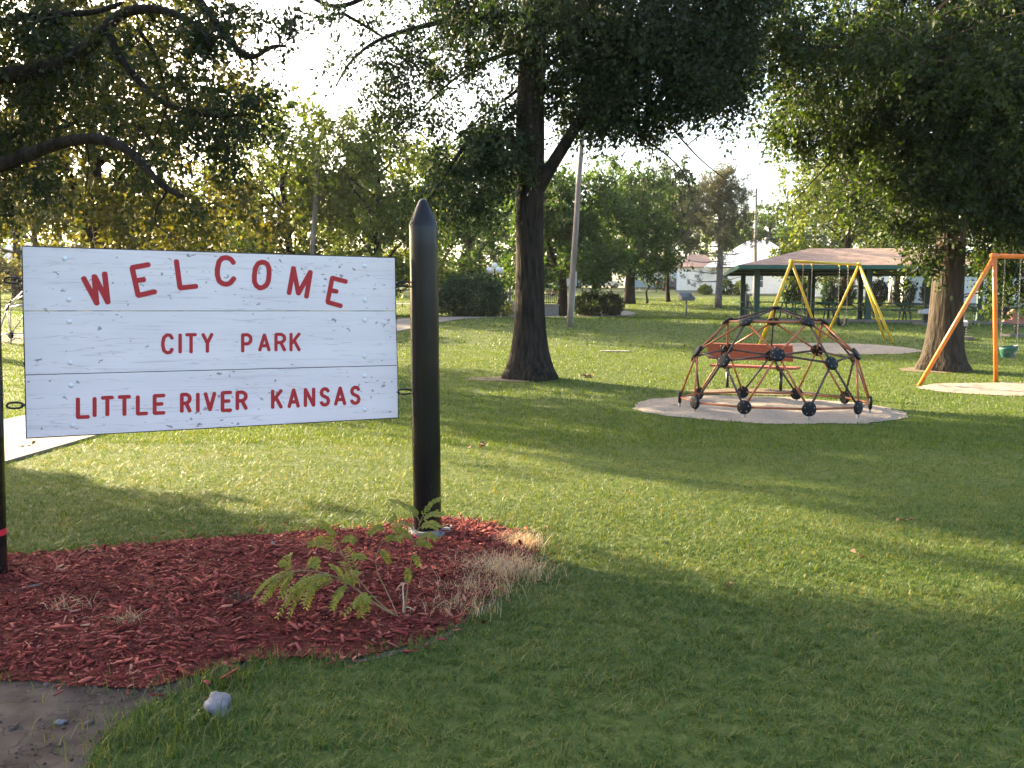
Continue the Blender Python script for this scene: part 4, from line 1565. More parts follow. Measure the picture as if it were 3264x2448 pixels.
GB = 'trees around the park'
x, y = tp(352, 24.5)
round_tree('elm_tree', 'olive leaved elm with forked trunk rising behind the welcome sign', x, y, 11.8, (4.4, 4.2), L_OLIVE, 820, .15, 26, 31, skirt=3.0, r=.21, lean=(-.5, 0), group=GB, fork=True, blobs=13, slen=.6)
x, y = tp(60, 60)
round_tree('elm_tree', 'yellowing elm left of the forked trunk behind the sign', x, y, 14.5, (6.0, 5.8), L_OLIVE, 520, .27, 22, 32, skirt=1.0, r=.28, group=GB)
x, y = tp(575, 39)
round_tree('young_tree', 'small golden leaved tree just above the sign board', x, y, 5.4, (2.4, 2.2), L_OLIVE, 330, .17, 24, 33, skirt=0.8, r=.12, group=GB, cb=.2)
x, y = tp(930, 47)
round_tree('shade_tree', 'pale yellow green shade tree behind the leaning wooden pole', x, y, 12.2, (4.3, 5.2), L_LIME, 700, .21, 20, 34, skirt=1.0, r=.24, lean=(-.6, 0), group=GB, blobs=13, cb=.18)
x, y = tp(1205, 45)
round_tree('shade_tree', 'green shade tree filling the gap behind the right sign post', x, y, 10.8, (4.0, 4.6), L_LIME, 760, .2, 20, 35, skirt=1.0, r=.25, group=GB, blobs=13, cb=.18)
x, y = tp(1492, 58)
round_tree('shade_tree', 'shade tree with low crown above the five globe lamp', x, y, 11.5, (4.6, 4.6), L_GREEN, 700, .23, 22, 36, skirt=1.2, r=.26, group=GB, blobs=12, cb=.2)
x, y = tp(1790, 47)
round_tree('maple_tree', 'dark rounded maple with Y shaped trunk beside the leaning utility pole', x, y, 8.6, (3.3, 3.3), L_GREEN, 760, .19, 20, 37, skirt=1.9, r=.24, group=GB, blobs=13, cb=.22, fork=True)
x, y = tp(2004, 62)
round_tree('maple_tree', 'rounded dark maple with stout trunk out on the sunny lawn', x, y, 10.4, (3.5, 4.2), L_GREEN, 640, .22, 20, 38, skirt=2.6, r=.34, group=GB, blobs=13, cb=.2)
x, y = tp(2128, 66)
round_tree('slender_tree', 'slender dark tree with thin trunk left of the grill', x, y, 10.8, (1.8, 3.9), L_DARK, 280, .22, 20, 39, r=.13, group=GB, cb=.3)
x, y = tp(2062, 63)
round_tree('sapling', 'sapling with thin trunk between the stout maple and the slender tree', x, y, 3.6, (1.3, 1.2), L_GREEN, 90, .17, 18, 40, r=.07, group=GB)
x, y = tp(2182, 101)
round_tree('shade_tree', 'pale sunlit tree crown half hidden behind the pine', x, y, 13.0, (2.9, 4.6), L_LIME, 420, .24, 22, 41, r=.2, group=GB, cb=.2)
x, y = tp(2690, 62)
round_tree('shade_tree', 'big sunlit yellow green tree behind the picnic shelter roof', x, y, 12.8, (4.6, 4.9), L_LIME, 900, .22, 20, 42, skirt=2.0, r=.3, group=GB, blobs=14, cb=.24)
x, y = tp(3192, 49)
round_tree('shade_tree', 'dark tree with brown trunk behind the red rocking horse', x, y, 11.2, (4.3, 4.5), L_OAK, 620, .2, 24, 43, r=.32, group=GB, blobs=12, cb=.25)
x, y = tp(2850, 64)
round_tree('shade_tree', 'tree with dark trunk beside the white pole behind the shelter', x, y, 11.0, (3.6, 4.2), L_OAK, 520, .21, 22, 44, r=.3, group=GB, blobs=11, cb=.25)
x, y = tp(2450, 112)
round_tree('shade_tree', 'low dark tree behind the white roofed house', x, y, 11.0, (5.5, 4.2), L_GREEN, 360, .35, 18, 45, r=.3, group=GB, twigs=False)
x, y = tp(2120, 105)
round_tree('shade_tree', 'tall dark tree behind the cream house', x, y, 15.0, (5.0, 6.2), L_GREEN, 420, .34, 18, 46, r=.3, group=GB, twigs=False)

# added trees, unseen out of frame at left, placed to shade the lawn
for i, (tx, ty, H_, rx_, rz_, lab) in enumerate([(-15.9, 15.3, 10.5, 2.7, 3.3, 'added out of frame tree beside the path, placed to shade the foreground'), (-18.7, 19.9, 13.6, 3.0, 2.9, 'tall added out of frame tree behind the one beside the path, placed for its shade'), (-18.8, 27.6, 14.2, 3.0, 3.4, 'tall thin crowned tree added out of frame far left to dapple the lawn')]):
    round_tree('shade_tree', lab, tx, ty, H_, (rx_, rz_), L_OAK, (640, 560, 190)[i], .24, 20, 60 + i, r=.28, group=GB, blobs=11, twigs=False)

# far trees along the street behind the houses
for i, (px, D, H_, rx_, rz_, lm, lab) in enumerate([
        (120, 82, 13, 5.5, 5, L_LIME, 'far street tree seen above the left end of the sign'), (420, 96, 13, 6, 5, L_GREEN, 'far dark street tree behind the golden young tree'), (760, 88, 11.5, 5.5, 4.6, L_GREEN, 'far dark tree above the middle of the sign'), (1080, 92, 13, 6, 5.4, L_LIME, 'far street tree left of the right sign post'),
        (1250, 120, 14, 7, 6, L_GREEN, 'far street tree behind the right sign post'), (1530, 128, 14, 7, 6, L_GREEN, 'far dark tree behind the five globe lamp'), (1790, 134, 13, 7, 6, L_GREEN, 'far dark tree behind the Y shaped maple'), (590, 120, 13, 7, 6, L_GREEN, 'far dark tree beyond the golden young tree'), (250, 116, 13, 7, 6, L_LIME, 'far tree beyond the forked elm'), 
        (1400, 104, 14, 6.4, 5.6, L_GREEN, 'far street tree behind the dark parked car'), (1640, 110, 14, 6.4, 5.6, L_GREEN, 'far street tree behind the central oak trunk'), (1900, 118, 13, 6, 5.4, L_GREEN, 'far street tree behind the rounded maples'), (2330, 128, 13, 6, 5, L_LIME, 'far tree behind the pine'),
        (2590, 122, 13, 6, 5.2, L_GREEN, 'far tree between white house and big sunlit tree'), (2980, 96, 13, 6, 5.4, L_GREEN, 'far tree behind the sunlit oak trunk'), (3260, 88, 13, 6, 5.4, L_OAK, 'far tree behind the white hall'), (-120, 92, 13, 6, 5.4, L_GREEN, 'far tree left of the welcome sign')]):
    x, y = tp(px, D)
    round_tree('street_tree', lab, x, y, H_, (rx_, rz_), lm, 280, .44, 15, 80 + i, skirt=.3 if px < 1850 else None, r=.3, group='far street trees', blobs=10, twigs=False, slen=1.0, cb=.2)


# ---- pine with bare lower limbs
def pine():
    rng = np.random.default_rng(55)
    D = 57.0
    base = G(xat(2287, D), D)
    topz = at(2290, 555, D).z
    H = topz - base.z
    t = thing('pine_tree', 'pine with pale bare lower limbs standing before the white house', 'tree', base, 0.0, GB)
    pts = [base + Vector((.25 * math.sin(k * .5) * .3, 0, H * k / 10 - (.1 if k == 0 else 0))) for k in range(11)]
    MB().tube(pts, [.26, .22, .20, .19, .17, .15, .13, .10, .08, .05, .02], 10).build('trunk', BARK_G, t, smooth=True)
    Vs, Fs, off = [], [], 0
    for k in range(46):
        h = H * (.20 + .78 * k / 46) + rng.normal(0, .1)
        az = k * 2.4 + rng.normal(0, .3)
        fr = h / H
        L = (2.2 if fr < .45 else 3.6 * (1.08 - fr) + .5) * rng.uniform(.75, 1.1)
        a_ = base + Vector((0, 0, h))
        e = a_ + Vector((math.cos(az) * L, math.sin(az) * L, L * (.10 if fr < .5 else .35)))
        m_ = (a_ + e) / 2 + Vector((0, 0, -.12 * L))
        pp = wob(bez(a_, m_, e, 6), .12, k)
        MB().tube(pp, [.045 * (1 - .15 * i) for i in range(6)], 5).build('limb', BARK_G, t, smooth=True)
        if fr < .45 and rng.uniform() < .85:
            continue
        nt_ = 22 if fr > .45 else 8
        for q in range(nt_):
            f = rng.uniform(.35, 1.08)
            c = np.array(a_.lerp(e, f)) + rng.normal(0, .30, 3)
            n = 46
            d = unit(rng.normal(0, 1, (n, 3)) + np.array([math.cos(az) * .5, math.sin(az) * .5, .35]))
            V_, F_ = leaves(rng, c + rng.normal(0, .07, (n, 3)), d, rng.uniform(.16, .28, n), .07, .0)
            Vs.append(V_); Fs.append(F_ + off); off += len(V_)
    setp(np_obj('crown', np.concatenate(Vs), np.concatenate(Fs), L_PINE, t), kind='stuff')


pine()


# ---- shrubs
def shrub(name, label, px, D, w, h, leafm, n, leaf, per, seed, dep=None, group=None, upright=False, slen=.2, zc=.5):
    rng = np.random.default_rng(seed)
    base = G(xat(px, D), D)
    t = thing(name, label, 'shrub', base, 0.0, group)
    st = MB()
    dep = dep or w
    for k in range(9):
        a_ = 2.4 * k
        e = base + Vector((math.cos(a_) * w * .3, math.sin(a_) * dep * .3, h * (.6 if not upright else .8)))
        st.tube(bez(base + Vector((math.cos(a_) * .06, math.sin(a_) * .06, -.05)), base + Vector((math.cos(a_) * w * .1, math.sin(a_) * dep * .1, h * .3)), e, 5), [.02, .017, .014, .01, .005], 5)
    st.build('stems', TWIG, t)
    u = unit(rng.normal(0, 1, (n, 3)))
    rad = rng.uniform(.35, 1, (n, 1)) ** .4
    nzv = np.array([1 + .22 * mnoise.noise(Vector(q) * 2.6 + Vector((seed, 0, 0))) for q in u])[:, None]
    r = np.array([w / 2, dep / 2, h * .53])
    pos = np.array(base) + np.array([0, 0, h * zc]) + u * rad * r * nzv
    d = unit(u * .7 + rng.normal(0, .45, (n, 3)) + np.array([0, 0, 1.0 if upright else .25]))
    tt = rng.uniform(-.3, 1, (n, per, 1))
    lp = pos[:, None] + d[:, None] * tt * slen + rng.normal(0, .14, (n, per, 3)) * slen
    ld = unit((d[:, None] * .8 + rng.normal(0, .5, (n, per, 3))).reshape(-1, 3))
    lp = lp.reshape(-1, 3)
    k = lp[:, 2] > base.z + .02
    lp, ld = lp[k], ld[k]
    V_, F_ = leaves(rng, lp, ld, rng.uniform(.7, 1.2, len(lp)) * leaf, .28 if upright else .34)
    setp(np_obj('foliage', V_, F_, leafm, t), kind='stuff')


shrub('juniper_shrub', 'wide feathery juniper mound beside the bend of the path', 1503, 42.6, 3.15, 1.75, L_JUNI, 900, .11, 16, 1, dep=2.4, slen=.38)
shrub('yew_shrub', 'dark clipped shrub joined to its twin right of the leaning pole', 1880, 47.2, 1.75, 1.15, L_DARK, 420, .09, 16, 2, dep=1.3)
shrub('yew_shrub', 'dark shrub with ragged right side next to its clipped twin', 1948, 47.6, 1.1, 1.05, L_DARK, 300, .09, 16, 3, dep=1.1)
shrub('low_plant', 'bright low plant at the foot of the fountain', 1612, 44.3, .5, .55, L_LIME, 70, .09, 12, 4)
GR = 'round shrubs along the white house'
shrub('round_shrub', 'low spreading shrub at the left corner of the white house', 2246, 87, 1.3, .8, L_LIME, 200, .12, 12, 5, group=GR)
shrub('round_shrub', 'round shrub just right of the pine trunk', 2310, 86, 1.3, 1.35, L_GREEN, 260, .12, 12, 6, group=GR)
shrub('round_shrub', 'round shrub between the pine and the shelter post', 2359, 85, 1.25, 1.2, L_LIME, 240, .12, 12, 7, group=GR)
for i, (px, D, w_, h_, lab) in enumerate([(2512, 64, .85, 1.55, 'upright clipped evergreen, left one of the pair by the house porch'), (2549, 64, .85, 1.75, 'upright clipped evergreen, right one of the pair by the house porch'),
                                          (2640, 62, .85, 1.55, 'upright clipped evergreen, slimmer one of the pair by the garage door'), (2694, 62, 1.3, 1.65, 'broad clipped evergreen beside the slim one by the garage door'),
                                          (2799, 61, 1.0, 1.7, 'upright clipped evergreen left of the dark trunk behind the shelter'), (2880, 61, 1.5, 1.7, 'dark evergreen shrub right of the white pole'), (2962, 60, 1.2, 1.8, 'dark evergreen shrub showing beside the sunlit oak trunk')]):
    shrub('evergreen_shrub', lab, px, D, w_, h_, L_JUNI if i < 4 else L_DARK, 330, .10, 14, 20 + i, dep=.9, group='clipped evergreens behind the shelter', upright=True)

# ================================================================== PLAYGROUND
def dome(name, label, centre, R, ang0, bars=True, mats=(SALMON, BROWNBAR, BLACKP, GALV), leg=.17, bar_r=.0175, plate_r=.110):
    """two-frequency geodesic climbing dome: pentagon nodes carry the dark struts"""
    t = thing(name, label, 'climber', centre, 0.0, 'climbing domes')
    c = Vector(centre) + Vector((0, 0, leg))
    hexm, pentm, platem, footm = mats

    def P(az, z):
        r = math.sqrt(max(0, 1 - z * z))
        a_ = math.radians(az)
        return c + Vector((math.sin(a_) * r, -math.cos(a_) * r, z)) * R      # az 0 faces the camera
    nodes = []
    base = [P(ang0 + 36 * k, 0) for k in range(10)]
    pent = [P(ang0 + 18 + 72 * k, .4472) for k in range(5)]
    hexn = [P(ang0 + 54 + 72 * k, .5257) for k in range(5)]
    up = [P(ang0 + 18 + 72 * k, .8507) for k in range(5)]
    top = c + Vector((0, 0, R))
    E = []
    for k in range(10):
        E.append((base[k], base[(k + 1) % 10], 0))
    for k in range(5):
        p = pent[k]
        E += [(p, base[(2 * k) % 10], 1), (p, base[(2 * k + 1) % 10], 1)]
        h = hexn[k]
        E += [(h, base[(2 * k + 1) % 10], 0), (h, base[(2 * k + 2) % 10], 0)]
        E += [(p, h, 1), (h, pent[(k + 1) % 5], 1), (p, up[k], 1), (h, up[k], 0), (h, up[(k + 1) % 5], 0), (up[k], up[(k + 1) % 5], 0), (up[k], top, 1)]
    for a_, b_, dark in E:
        d = (b_ - a_).normalized()
        q0, q1 = a_ + d * plate_r * .55, b_ - d * plate_r * .55
        MB().tube([q0, q1], bar_r, 10).build('strut', pentm if dark else hexm, t, smooth=True)
    for p, kind in [(q, 'b') for q in base] + [(q, 'm') for q in pent + hexn] + [(q, 'u') for q in up] + [(top, 't')]:
        ax = (p - c).normalized()
        if kind == 'b':
            ax = Vector((p.x - c.x, p.y - c.y, 0)).normalized()
        pr = plate_r * (1 if kind != 't' else .9)
        pl = MB().lathe([(pr * .80, -.026), (pr, -.018), (pr, .012), (pr * .93, .022), (pr * .25, .026), (.004, .026)], p, 22, axis=ax).build('connector_plate', platem, t, smooth=True)
        ux = ax.orthogonal().normalized()
        if abs(ax.z) < .99:
            ux = Vector((0, 0, 1)).cross(ax).normalized()
        uy = ax.cross(ux)
        for k in range(5):
            a_ = 2 * math.pi * k / 5 + math.pi / 2
            bp_ = p + ux * (math.cos(a_) * pr * .68) + uy * (math.sin(a_) * pr * .68) + ax * .021
            MB().lathe([(.011, 0), (.010, .005), (.004, .008)], bp_, 7, axis=ax).build('bolt', footm, pl)
        if kind == 'b':
            gp = Vector((p.x, p.y, float(gz(p.y)) - .08))
            MB().tube([gp, p - Vector((0, 0, pr * .8))], .022, 8).build('foot', footm, t, smooth=True)
    return t


dome('climbing_dome', 'orange and brown geodesic climbing dome on a sand circle', DOME_C, 1.53, 4.0)
GREYBAR = noisy('grey_bar', (.32, .32, .34), (.46, .46, .48), 16, .4, spec=.5)
gp = gnd(205, 1082)
dome('climbing_dome', 'grey geodesic climbing dome mostly hidden behind the sign', G(gp.x, gp.y), 1.85, 11.0, mats=(GREYBAR, GREYBAR, BLACKP, GALV))
sand_pit('worn_dirt_patch', (gp.x, gp.y), 2.3, 1.6, 9.4, DIRT)


# --- park bench behind the dome (faces the yellow swing)
def bench():
    c = G(at(2395, 1235, 18.1).x, 18.1)
    ax = Vector((.82, -.57, 0)).normalized()
    fr = Vector((.57, .82, 0)).normalized()          # the way it faces
    t = thing('park_bench', 'red brown park bench on black steel legs behind the dome', 'bench', c)
    L = 1.75
    up = Vector((0, 0, 1))
    for k, off in enumerate((.05, .26)):
        a_ = c + fr * off + up * .47
        MB().bar(a_ - ax * L / 2, a_ + ax * L / 2, .19, .045).build('seat_board', REDW, t)
    bn = (up * .97 - fr * .22).normalized()
    a_ = c - fr * .19 + up * .78
    MB().bar(a_ - ax * L / 2, a_ + ax * L / 2, .04, .33, up=bn).build('backrest', REDW, t)
    for s in (-.56, .56):
        p = c + ax * s
        MB().tube([p + fr * .12 - up * .1, p + fr * .12 + up * .445], .032, 10).build('leg', BLACKM, t, smooth=True)
        q = [p + fr * .36 + up * .43, p + fr * .1 + up * .425, p - fr * .10 + up * .43, p - fr * .17 + up * .50, p - fr * .205 + up * .60, p - fr * .235 + up * .72, p - fr * .26 + up * .90]
        MB().tube(smooth_path(q, 2), .022, 8).build('bracket', BLACKM, t, smooth=True)


bench()


def chain(mb, a_, b_, r=.0035, link=.035):
    """chain of oval links, alternating"""
    a_, b_ = Vector(a_), Vector(b_)
    L = (b_ - a_).length
    n = max(2, int(L / (link * .82)))
    d = (b_ - a_).normalized()
    s = d.orthogonal().normalized()
    w = d.cross(s)
    for i in range(n):
        c = a_ + d * (L * (i + .5) / n)
        mb.tube(ring_pts(c, link, link * .55, d, s if i % 2 else w, 6), r, 3, cap=False)


# --- yellow swing set
def yellow_swing():
    DL, DR = 29.6, 31.0
    aL, aR = at(2523, 833, DL), at(2739, 841, DR)
    aR.z = aL.z
    base = G((aL.x + aR.x) / 2, (DL + DR) / 2)
    t = thing('swing_set', 'yellow steel swing set with two black belt swings', 'swing set', base, 0.0, 'swing sets')
    MB().tube([aL - (aR - aL).normalized() * .08, aR + (aR - aL).normalized() * .08], .045, 12).build('beam', YELLOW, t, smooth=True)

    def foot(px, D):
        return G(xat(px, D), D) - Vector((0, 0, .06))
    for top, feet in ((aL, (foot(2421, DL - .5), foot(2433, DL + .7), foot(2622, DL + .3))), (aR, (foot(2632, DR + .5), foot(2826, DR - .2), foot(2852, DR - 1.1)))):
        MB().lathe([(.05, -.07), (.07, -.05), (.07, .05), (.05, .07)], top, 12, axis=(aR - aL)).build('corner_fitting', YELLOW, t, smooth=True)
        for f_ in feet:
            MB().tube([f_, top], .042, 12).build('leg', YELLOW, t, smooth=True)
    d = (aR - aL)
    for f0, f1, sz in ((.165, .295, .80), (.70, .83, .80)):
        h0, h1 = aL + d * f0, aL + d * f1
        for h in (h0, h1):
            hb = MB()
            hb.box(h - Vector((0, 0, .055)), (.05, .05, .06))
            hb.tube([h - Vector((0, 0, .08)), h - Vector((0, 0, .13))], .012, 6)
            hb.build('hanger', YELLOW, t)
        dirr = d.normalized()
        zs = base.z + .62
        mid = (h0 + h1) / 2
        s0 = Vector((mid.x, mid.y, zs + .18)) - dirr * .20
        s1 = Vector((mid.x, mid.y, zs + .18)) + dirr * .20
        sb = MB()
        n = 12
        nrm = Vector((-dirr.y, dirr.x, 0))
        vs = []
        for i in range(n + 1):
            u = i / n
            p = s0.lerp(s1, u) - Vector((0, 0, .27 * (1 - (2 * u - 1) ** 4)))
            for sgn in (-1, 1):
                vs.append(p + nrm * .075 * sgn)
                vs.append(p + nrm * .075 * sgn - Vector((0, 0, .012)))
        fs = []
        for i in range(n):
            o_ = i * 4
            fs += [(o_, o_ + 2, o_ + 6, o_ + 4), (o_ + 1, o_ + 5, o_ + 7, o_ + 3), (o_, o_ + 4, o_ + 5, o_ + 1), (o_ + 2, o_ + 3, o_ + 7, o_ + 6)]
        sb.add(vs, fs)
        seat = sb.build('belt_seat', BLACKP, t, smooth=True)
        for h, s_ in ((h0, s0), (h1, s1)):
            cb = MB()
            chain(cb, h - Vector((0, 0, .12)), s_, .005, .06)
            cb.build('chain', CHAIN, t)


yellow_swing()


# --- orange swing set with the bucket seat
def orange_swing():
    apex = at(3170, 816, 19.0)
    fA = gnd(2924, 1228)
    fB = gnd(3175, 1217)
    far = Vector((apex.x + 3.6, apex.y + .15, apex.z))
    base = G(apex.x + 1.8, apex.y)
    t = thing('swing_set', 'orange steel swing frame with a green bucket seat', 'swing set', base, 0.0, 'swing sets')
    dr = (far - apex).normalized()
    MB().tube([apex - dr * .05, far + dr * .05], .05, 14).build('beam', ORANGE, t, smooth=True)
    for tpv, feet in ((apex, (fA, fB)), (far, (Vector((far.x + .05, fB.y, fB.z)), Vector((far.x + 1.6, fA.y, fA.z))))):
        MB().lathe([(.045, -.09), (.062, -.06), (.062, .06), (.045, .09)], tpv, 14, axis=dr).build('corner_fitting', ORANGE, t, smooth=True)
        for f_ in feet:
            MB().tube([f_ - Vector((0, 0, .08)), tpv], .046, 14).build('leg', ORANGE, t, smooth=True)
    # bucket seat hung near the left end, a second one out of frame
    for k, fx in enumerate((.40, 2.2)):
        h0 = apex + dr * (fx - .17)
        h1 = apex + dr * (fx + .17)
        c = (h0 + h1) / 2
        zs = at(3203, 1122, apex.y).z
        c = Vector((c.x, c.y, zs))
        bk = MB()
        n, m_ = 20, 6
        vs = []
        # bucket wall: open cup, taller at the back, two leg holes at the front
        for j in range(m_ + 1):
            v = j / m_
            for i in range(n):
                a_ = 2 * math.pi * i / n
                rr = .165 * (1 - .38 * (1 - v) ** 1.6)
                hz = -.13 + v * (.25 + .03 * math.cos(a_))
                vs.append(c + Vector((rr * math.cos(a_) * 1.12, rr * math.sin(a_), hz)))
        fs, fs2 = [], []
        for j in range(m_):
            for i in range(n):
                q = (j * n + i, j * n + (i + 1) % n, (j + 1) * n + (i + 1) % n, (j + 1) * n + i)
                a_ = 2 * math.pi * (i + .5) / n
                if j in (1, 2) and (abs(((a_ - 4.2 + math.pi) % (2 * math.pi)) - math.pi) < .30 or abs(((a_ - 5.35 + math.pi) % (2 * math.pi)) - math.pi) < .30):
                    continue
                (fs2 if abs(((a_ - .0 + math.pi) % (2 * math.pi)) - math.pi) < .55 else fs).append(q)
        fs.append(tuple(range(n)))
        TEAL = noisy('teal_plastic', (.006, .060, .042), (.010, .085, .06), 20, .4, spec=.5)
        GRYP = noisy('grey_plastic', (.22, .23, .24), (.30, .31, .32), 20, .5)
        bk.add(vs, fs, 0)
        bk.add(vs, fs2, 1)
        o = bk.build('bucket_seat', [TEAL, GRYP], t, smooth=True)
        md = o.modifiers.new('thick', 'SOLIDIFY')
        md.thickness = .012
        for h, s in ((h0, -1), (h1, 1)):
            cm_ = MB()
            y_ = c + Vector((.175 * s, 0, .38))
            chain(cm_, h - Vector((0, 0, .06)), y_, .0042, .05)
            for w_ in (-.07, .07):
                cm_.tube([y_, c + Vector((.165 * s, w_, .12))], .004, 5)
            cm_.build('chain', CHAIN, t)


orange_swing()


# --- spring riders
def spring(mb, c, r, h, turns, wire):
    pts = [Vector(c) + Vector((r * math.cos(2 * math.pi * turns * i / 72), r * math.sin(2 * math.pi * turns * i / 72), h * i / 72)) for i in range(73)]
    mb.tube(pts, wire, 6)


def rider(px, D, label, mat, rz, motor):
    base = G(xat(px, D), D)
    t = thing('spring_rider', label, 'spring rider', base, rz, 'spring riders')
    MB().box((0, 0, .03), (.9, .55, .10)).build('concrete_pad', CONCRETE, t)
    m = MB()
    spring(m, (0, 0, .08), .095, .36, 6, .015)
    m.build('spring', BLACKM, t, smooth=True)
    if motor:
        prof = [(-.34, .46), (-.22, .44), (.12, .44), (.30, .50), (.38, .60), (.33, .66), (.20, .60), (.10, .66), (-.05, .62), (-.20, .58), (-.34, .60)]
        MB().prism([(x_, -.085, z_) for x_, z_ in prof], (0, 0, 0), (0, .17, 0)).build('body', mat, t)
        MB().tube([(.22, 0, .60), (.16, 0, .74), (.14, 0, .80)], .016, 8).build('stem', GALV, t)
        MB().tube([(.14, -.18, .80), (.14, .18, .80)], .013, 8).build('handlebar', GALV, t)
        MB().ball((.30, 0, .585), .10, 12, 8).build('headlamp', mat, t, smooth=True)
    else:
        prof = [(-.52, .54), (-.30, .46), (.20, .44), (.40, .50), (.58, .52), (.52, .60), (.30, .60), (.20, .64), (.27, .74), (.36, .76), (.40, .84), (.26, .92), (.18, .98), (.15, .92), (.06, .80), (-.02, .68), (-.20, .66), (-.34, .74), (-.46, .72), (-.50, .62)]
        MB().prism([(-x_, -.06, z_) for x_, z_ in prof], (0, 0, 0), (0, .12, 0)).build('horse_body', mat, t)
        MB().box((.10, 0, .69), (.30, .24, .035)).build('saddle', REDW, t)
        MB().tube([(-.22, -.17, .82), (-.22, .17, .82)], .013, 8).build('handle', GALV, t)
    MB().tube([(.06, -.24, .36), (.06, .24, .36)], .013, 8).build('foot_bar', BLACKM, t)


WOODH = noisy('faded_red_wood', (.30, .11, .075), (.44, .19, .14), 6, .7, stretch=(.5, 3, 3))
SILV = noisy('silver_grey_plastic', (.34, .33, .36), (.50, .48, .52), 10, .5)
rider(3075, 31.5, 'silver motorbike spring rider right of the sunlit oak trunk', SILV, math.radians(68), True)
rider(3243, 32.6, 'red wooden horse spring rider on a black coil', WOODH, math.radians(8), False)
rider(2952, 37.0, 'spring rider peeking out left of the sunlit oak trunk', SILV, math.radians(15), True)


# --- picnic shelter
def shelter():
    X0, X1, Y0, Y1 = 0.0, 12.7, 0.0, 6.6
    SR = math.radians(-8.0)
    OX, OY = 9.72, 38.7

    def loc(wx, wy):
        dx, dy = wx - OX, wy - OY
        return (dx * math.cos(SR) + dy * math.sin(SR), -dx * math.sin(SR) + dy * math.cos(SR))
    zs = 1.545
    base = Vector((OX, OY, 0.0))
    t = thing('picnic_shelter', 'open picnic shelter with brown hip roof on green posts', 'shelter', base, SR)
    sl_ = MB()
    sl_.box(((X0 + X1) / 2, (Y0 + Y1) / 2 - .1, zs - .2), (X1 - X0 - .2, Y1 - Y0 - .2, .4))
    sl_.build('concrete_slab', CONCRETE, t)
    ze = at(2500, 856, OY - .5).z
    zr = at(2640, 792, OY + 2.7).z
    hd = (Y1 - Y0) / 2
    ym = (Y0 + Y1) / 2
    ra_, rb_ = Vector((X0 + hd * 1.05, ym, zr)), Vector((X1 - hd * 1.05, ym, zr))
    e = [Vector((X0, Y0, ze + .17)), Vector((X1, Y0, ze + .17)), Vector((X1, Y1, ze + .17)), Vector((X0, Y1, ze + .17))]
    lo = [p - Vector((0, 0, .05)) for p in e]
    rf = MB()
    rf.add(e + [ra_, rb_], [(0, 1, 5, 4), (1, 2, 5), (2, 3, 4, 5), (3, 0, 4)])
    rf.add(lo, [(3, 2, 1, 0)])
    rf.add(e + lo, [(0, 4, 5, 1), (1, 5, 6, 2), (2, 6, 7, 3), (3, 7, 4, 0)])
    SHING = bpy.data.materials.new('brown_shingles')
    SHING.use_nodes = True
    nt = SHING.node_tree
    b = nt.nodes['Principled BSDF']
    tc = node(nt, 'ShaderNodeTexCoord')
    mp = node(nt, 'ShaderNodeMapping')
    mp.inputs['Scale'].default_value = (3.2, 6.5, 6.5)
    nt.links.new(tc.outputs['Object'], mp.inputs[0])
    br = node(nt, 'ShaderNodeTexBrick')
    br.inputs['Color1'].default_value = (.20, .135, .105, 1)
    br.inputs['Color2'].default_value = (.31, .22, .175, 1)
    br.inputs['Mortar'].default_value = (.14, .095, .08, 1)
    br.inputs['Scale'].default_value = 1.0
    br.inputs['Mortar Size'].default_value = .03
    br.inputs['Brick Width'].default_value = 1.0
    br.inputs['Row Height'].default_value = .9
    nt.links.new(mp.outputs[0], br.inputs['Vector'])
    nt.links.new(br.outputs['Color'], b.inputs['Base Color'])
    b.inputs['Roughness'].default_value = .95
    b.inputs['Specular IOR Level'].default_value = .15
    rf.build('roof', SHING, t)
    for a_, b_, nm in ((e[0], e[1], 1), (e[1], e[2], 1), (e[2], e[3], 1), (e[3], e[0], 1)):
        d = (b_ - a_).normalized()
        out = Vector((d.y, -d.x, 0)) * .022
        MB().bar(a_ + out - Vector((0, 0, .09)) - d * .04, b_ + out - Vector((0, 0, .09)) + d * .04, .04, .17).build('fascia', GREENL, t)
    posts = [(.85, .6), (loc(xat(2764, 38.6), 38.6)[0], .6), (X1 - .8, .6), (loc(xat(2573, 42.2), 42.2)[0], 3.3), (loc(xat(2940, 41.3), 41.3)[0], 3.3), (.85, 6.0), (loc(xat(2735, 44.0), 44.0)[0], 6.0), (X1 - .8, 6.0)]
    for (x_, y_) in posts:
        w = .30 if abs(y_ - 3.3) < .1 and x_ < 6 else .22
        MB().box((x_, y_, (zs + ze + .02) / 2), (w, w, ze + .02 - zs)).build('post', GREENP, t)
        MB().box((x_, y_, zs + .03), (w + .08, w + .08, .06)).build('post_base', GREENP, t)
    for y_ in (.6, 3.3, 6.0):
        MB().box(((X0 + X1) / 2, y_, ze + .05), (X1 - X0 - .3, .16, .10)).build('beam', GREENP, t)
    return zs


ZS = shelter()


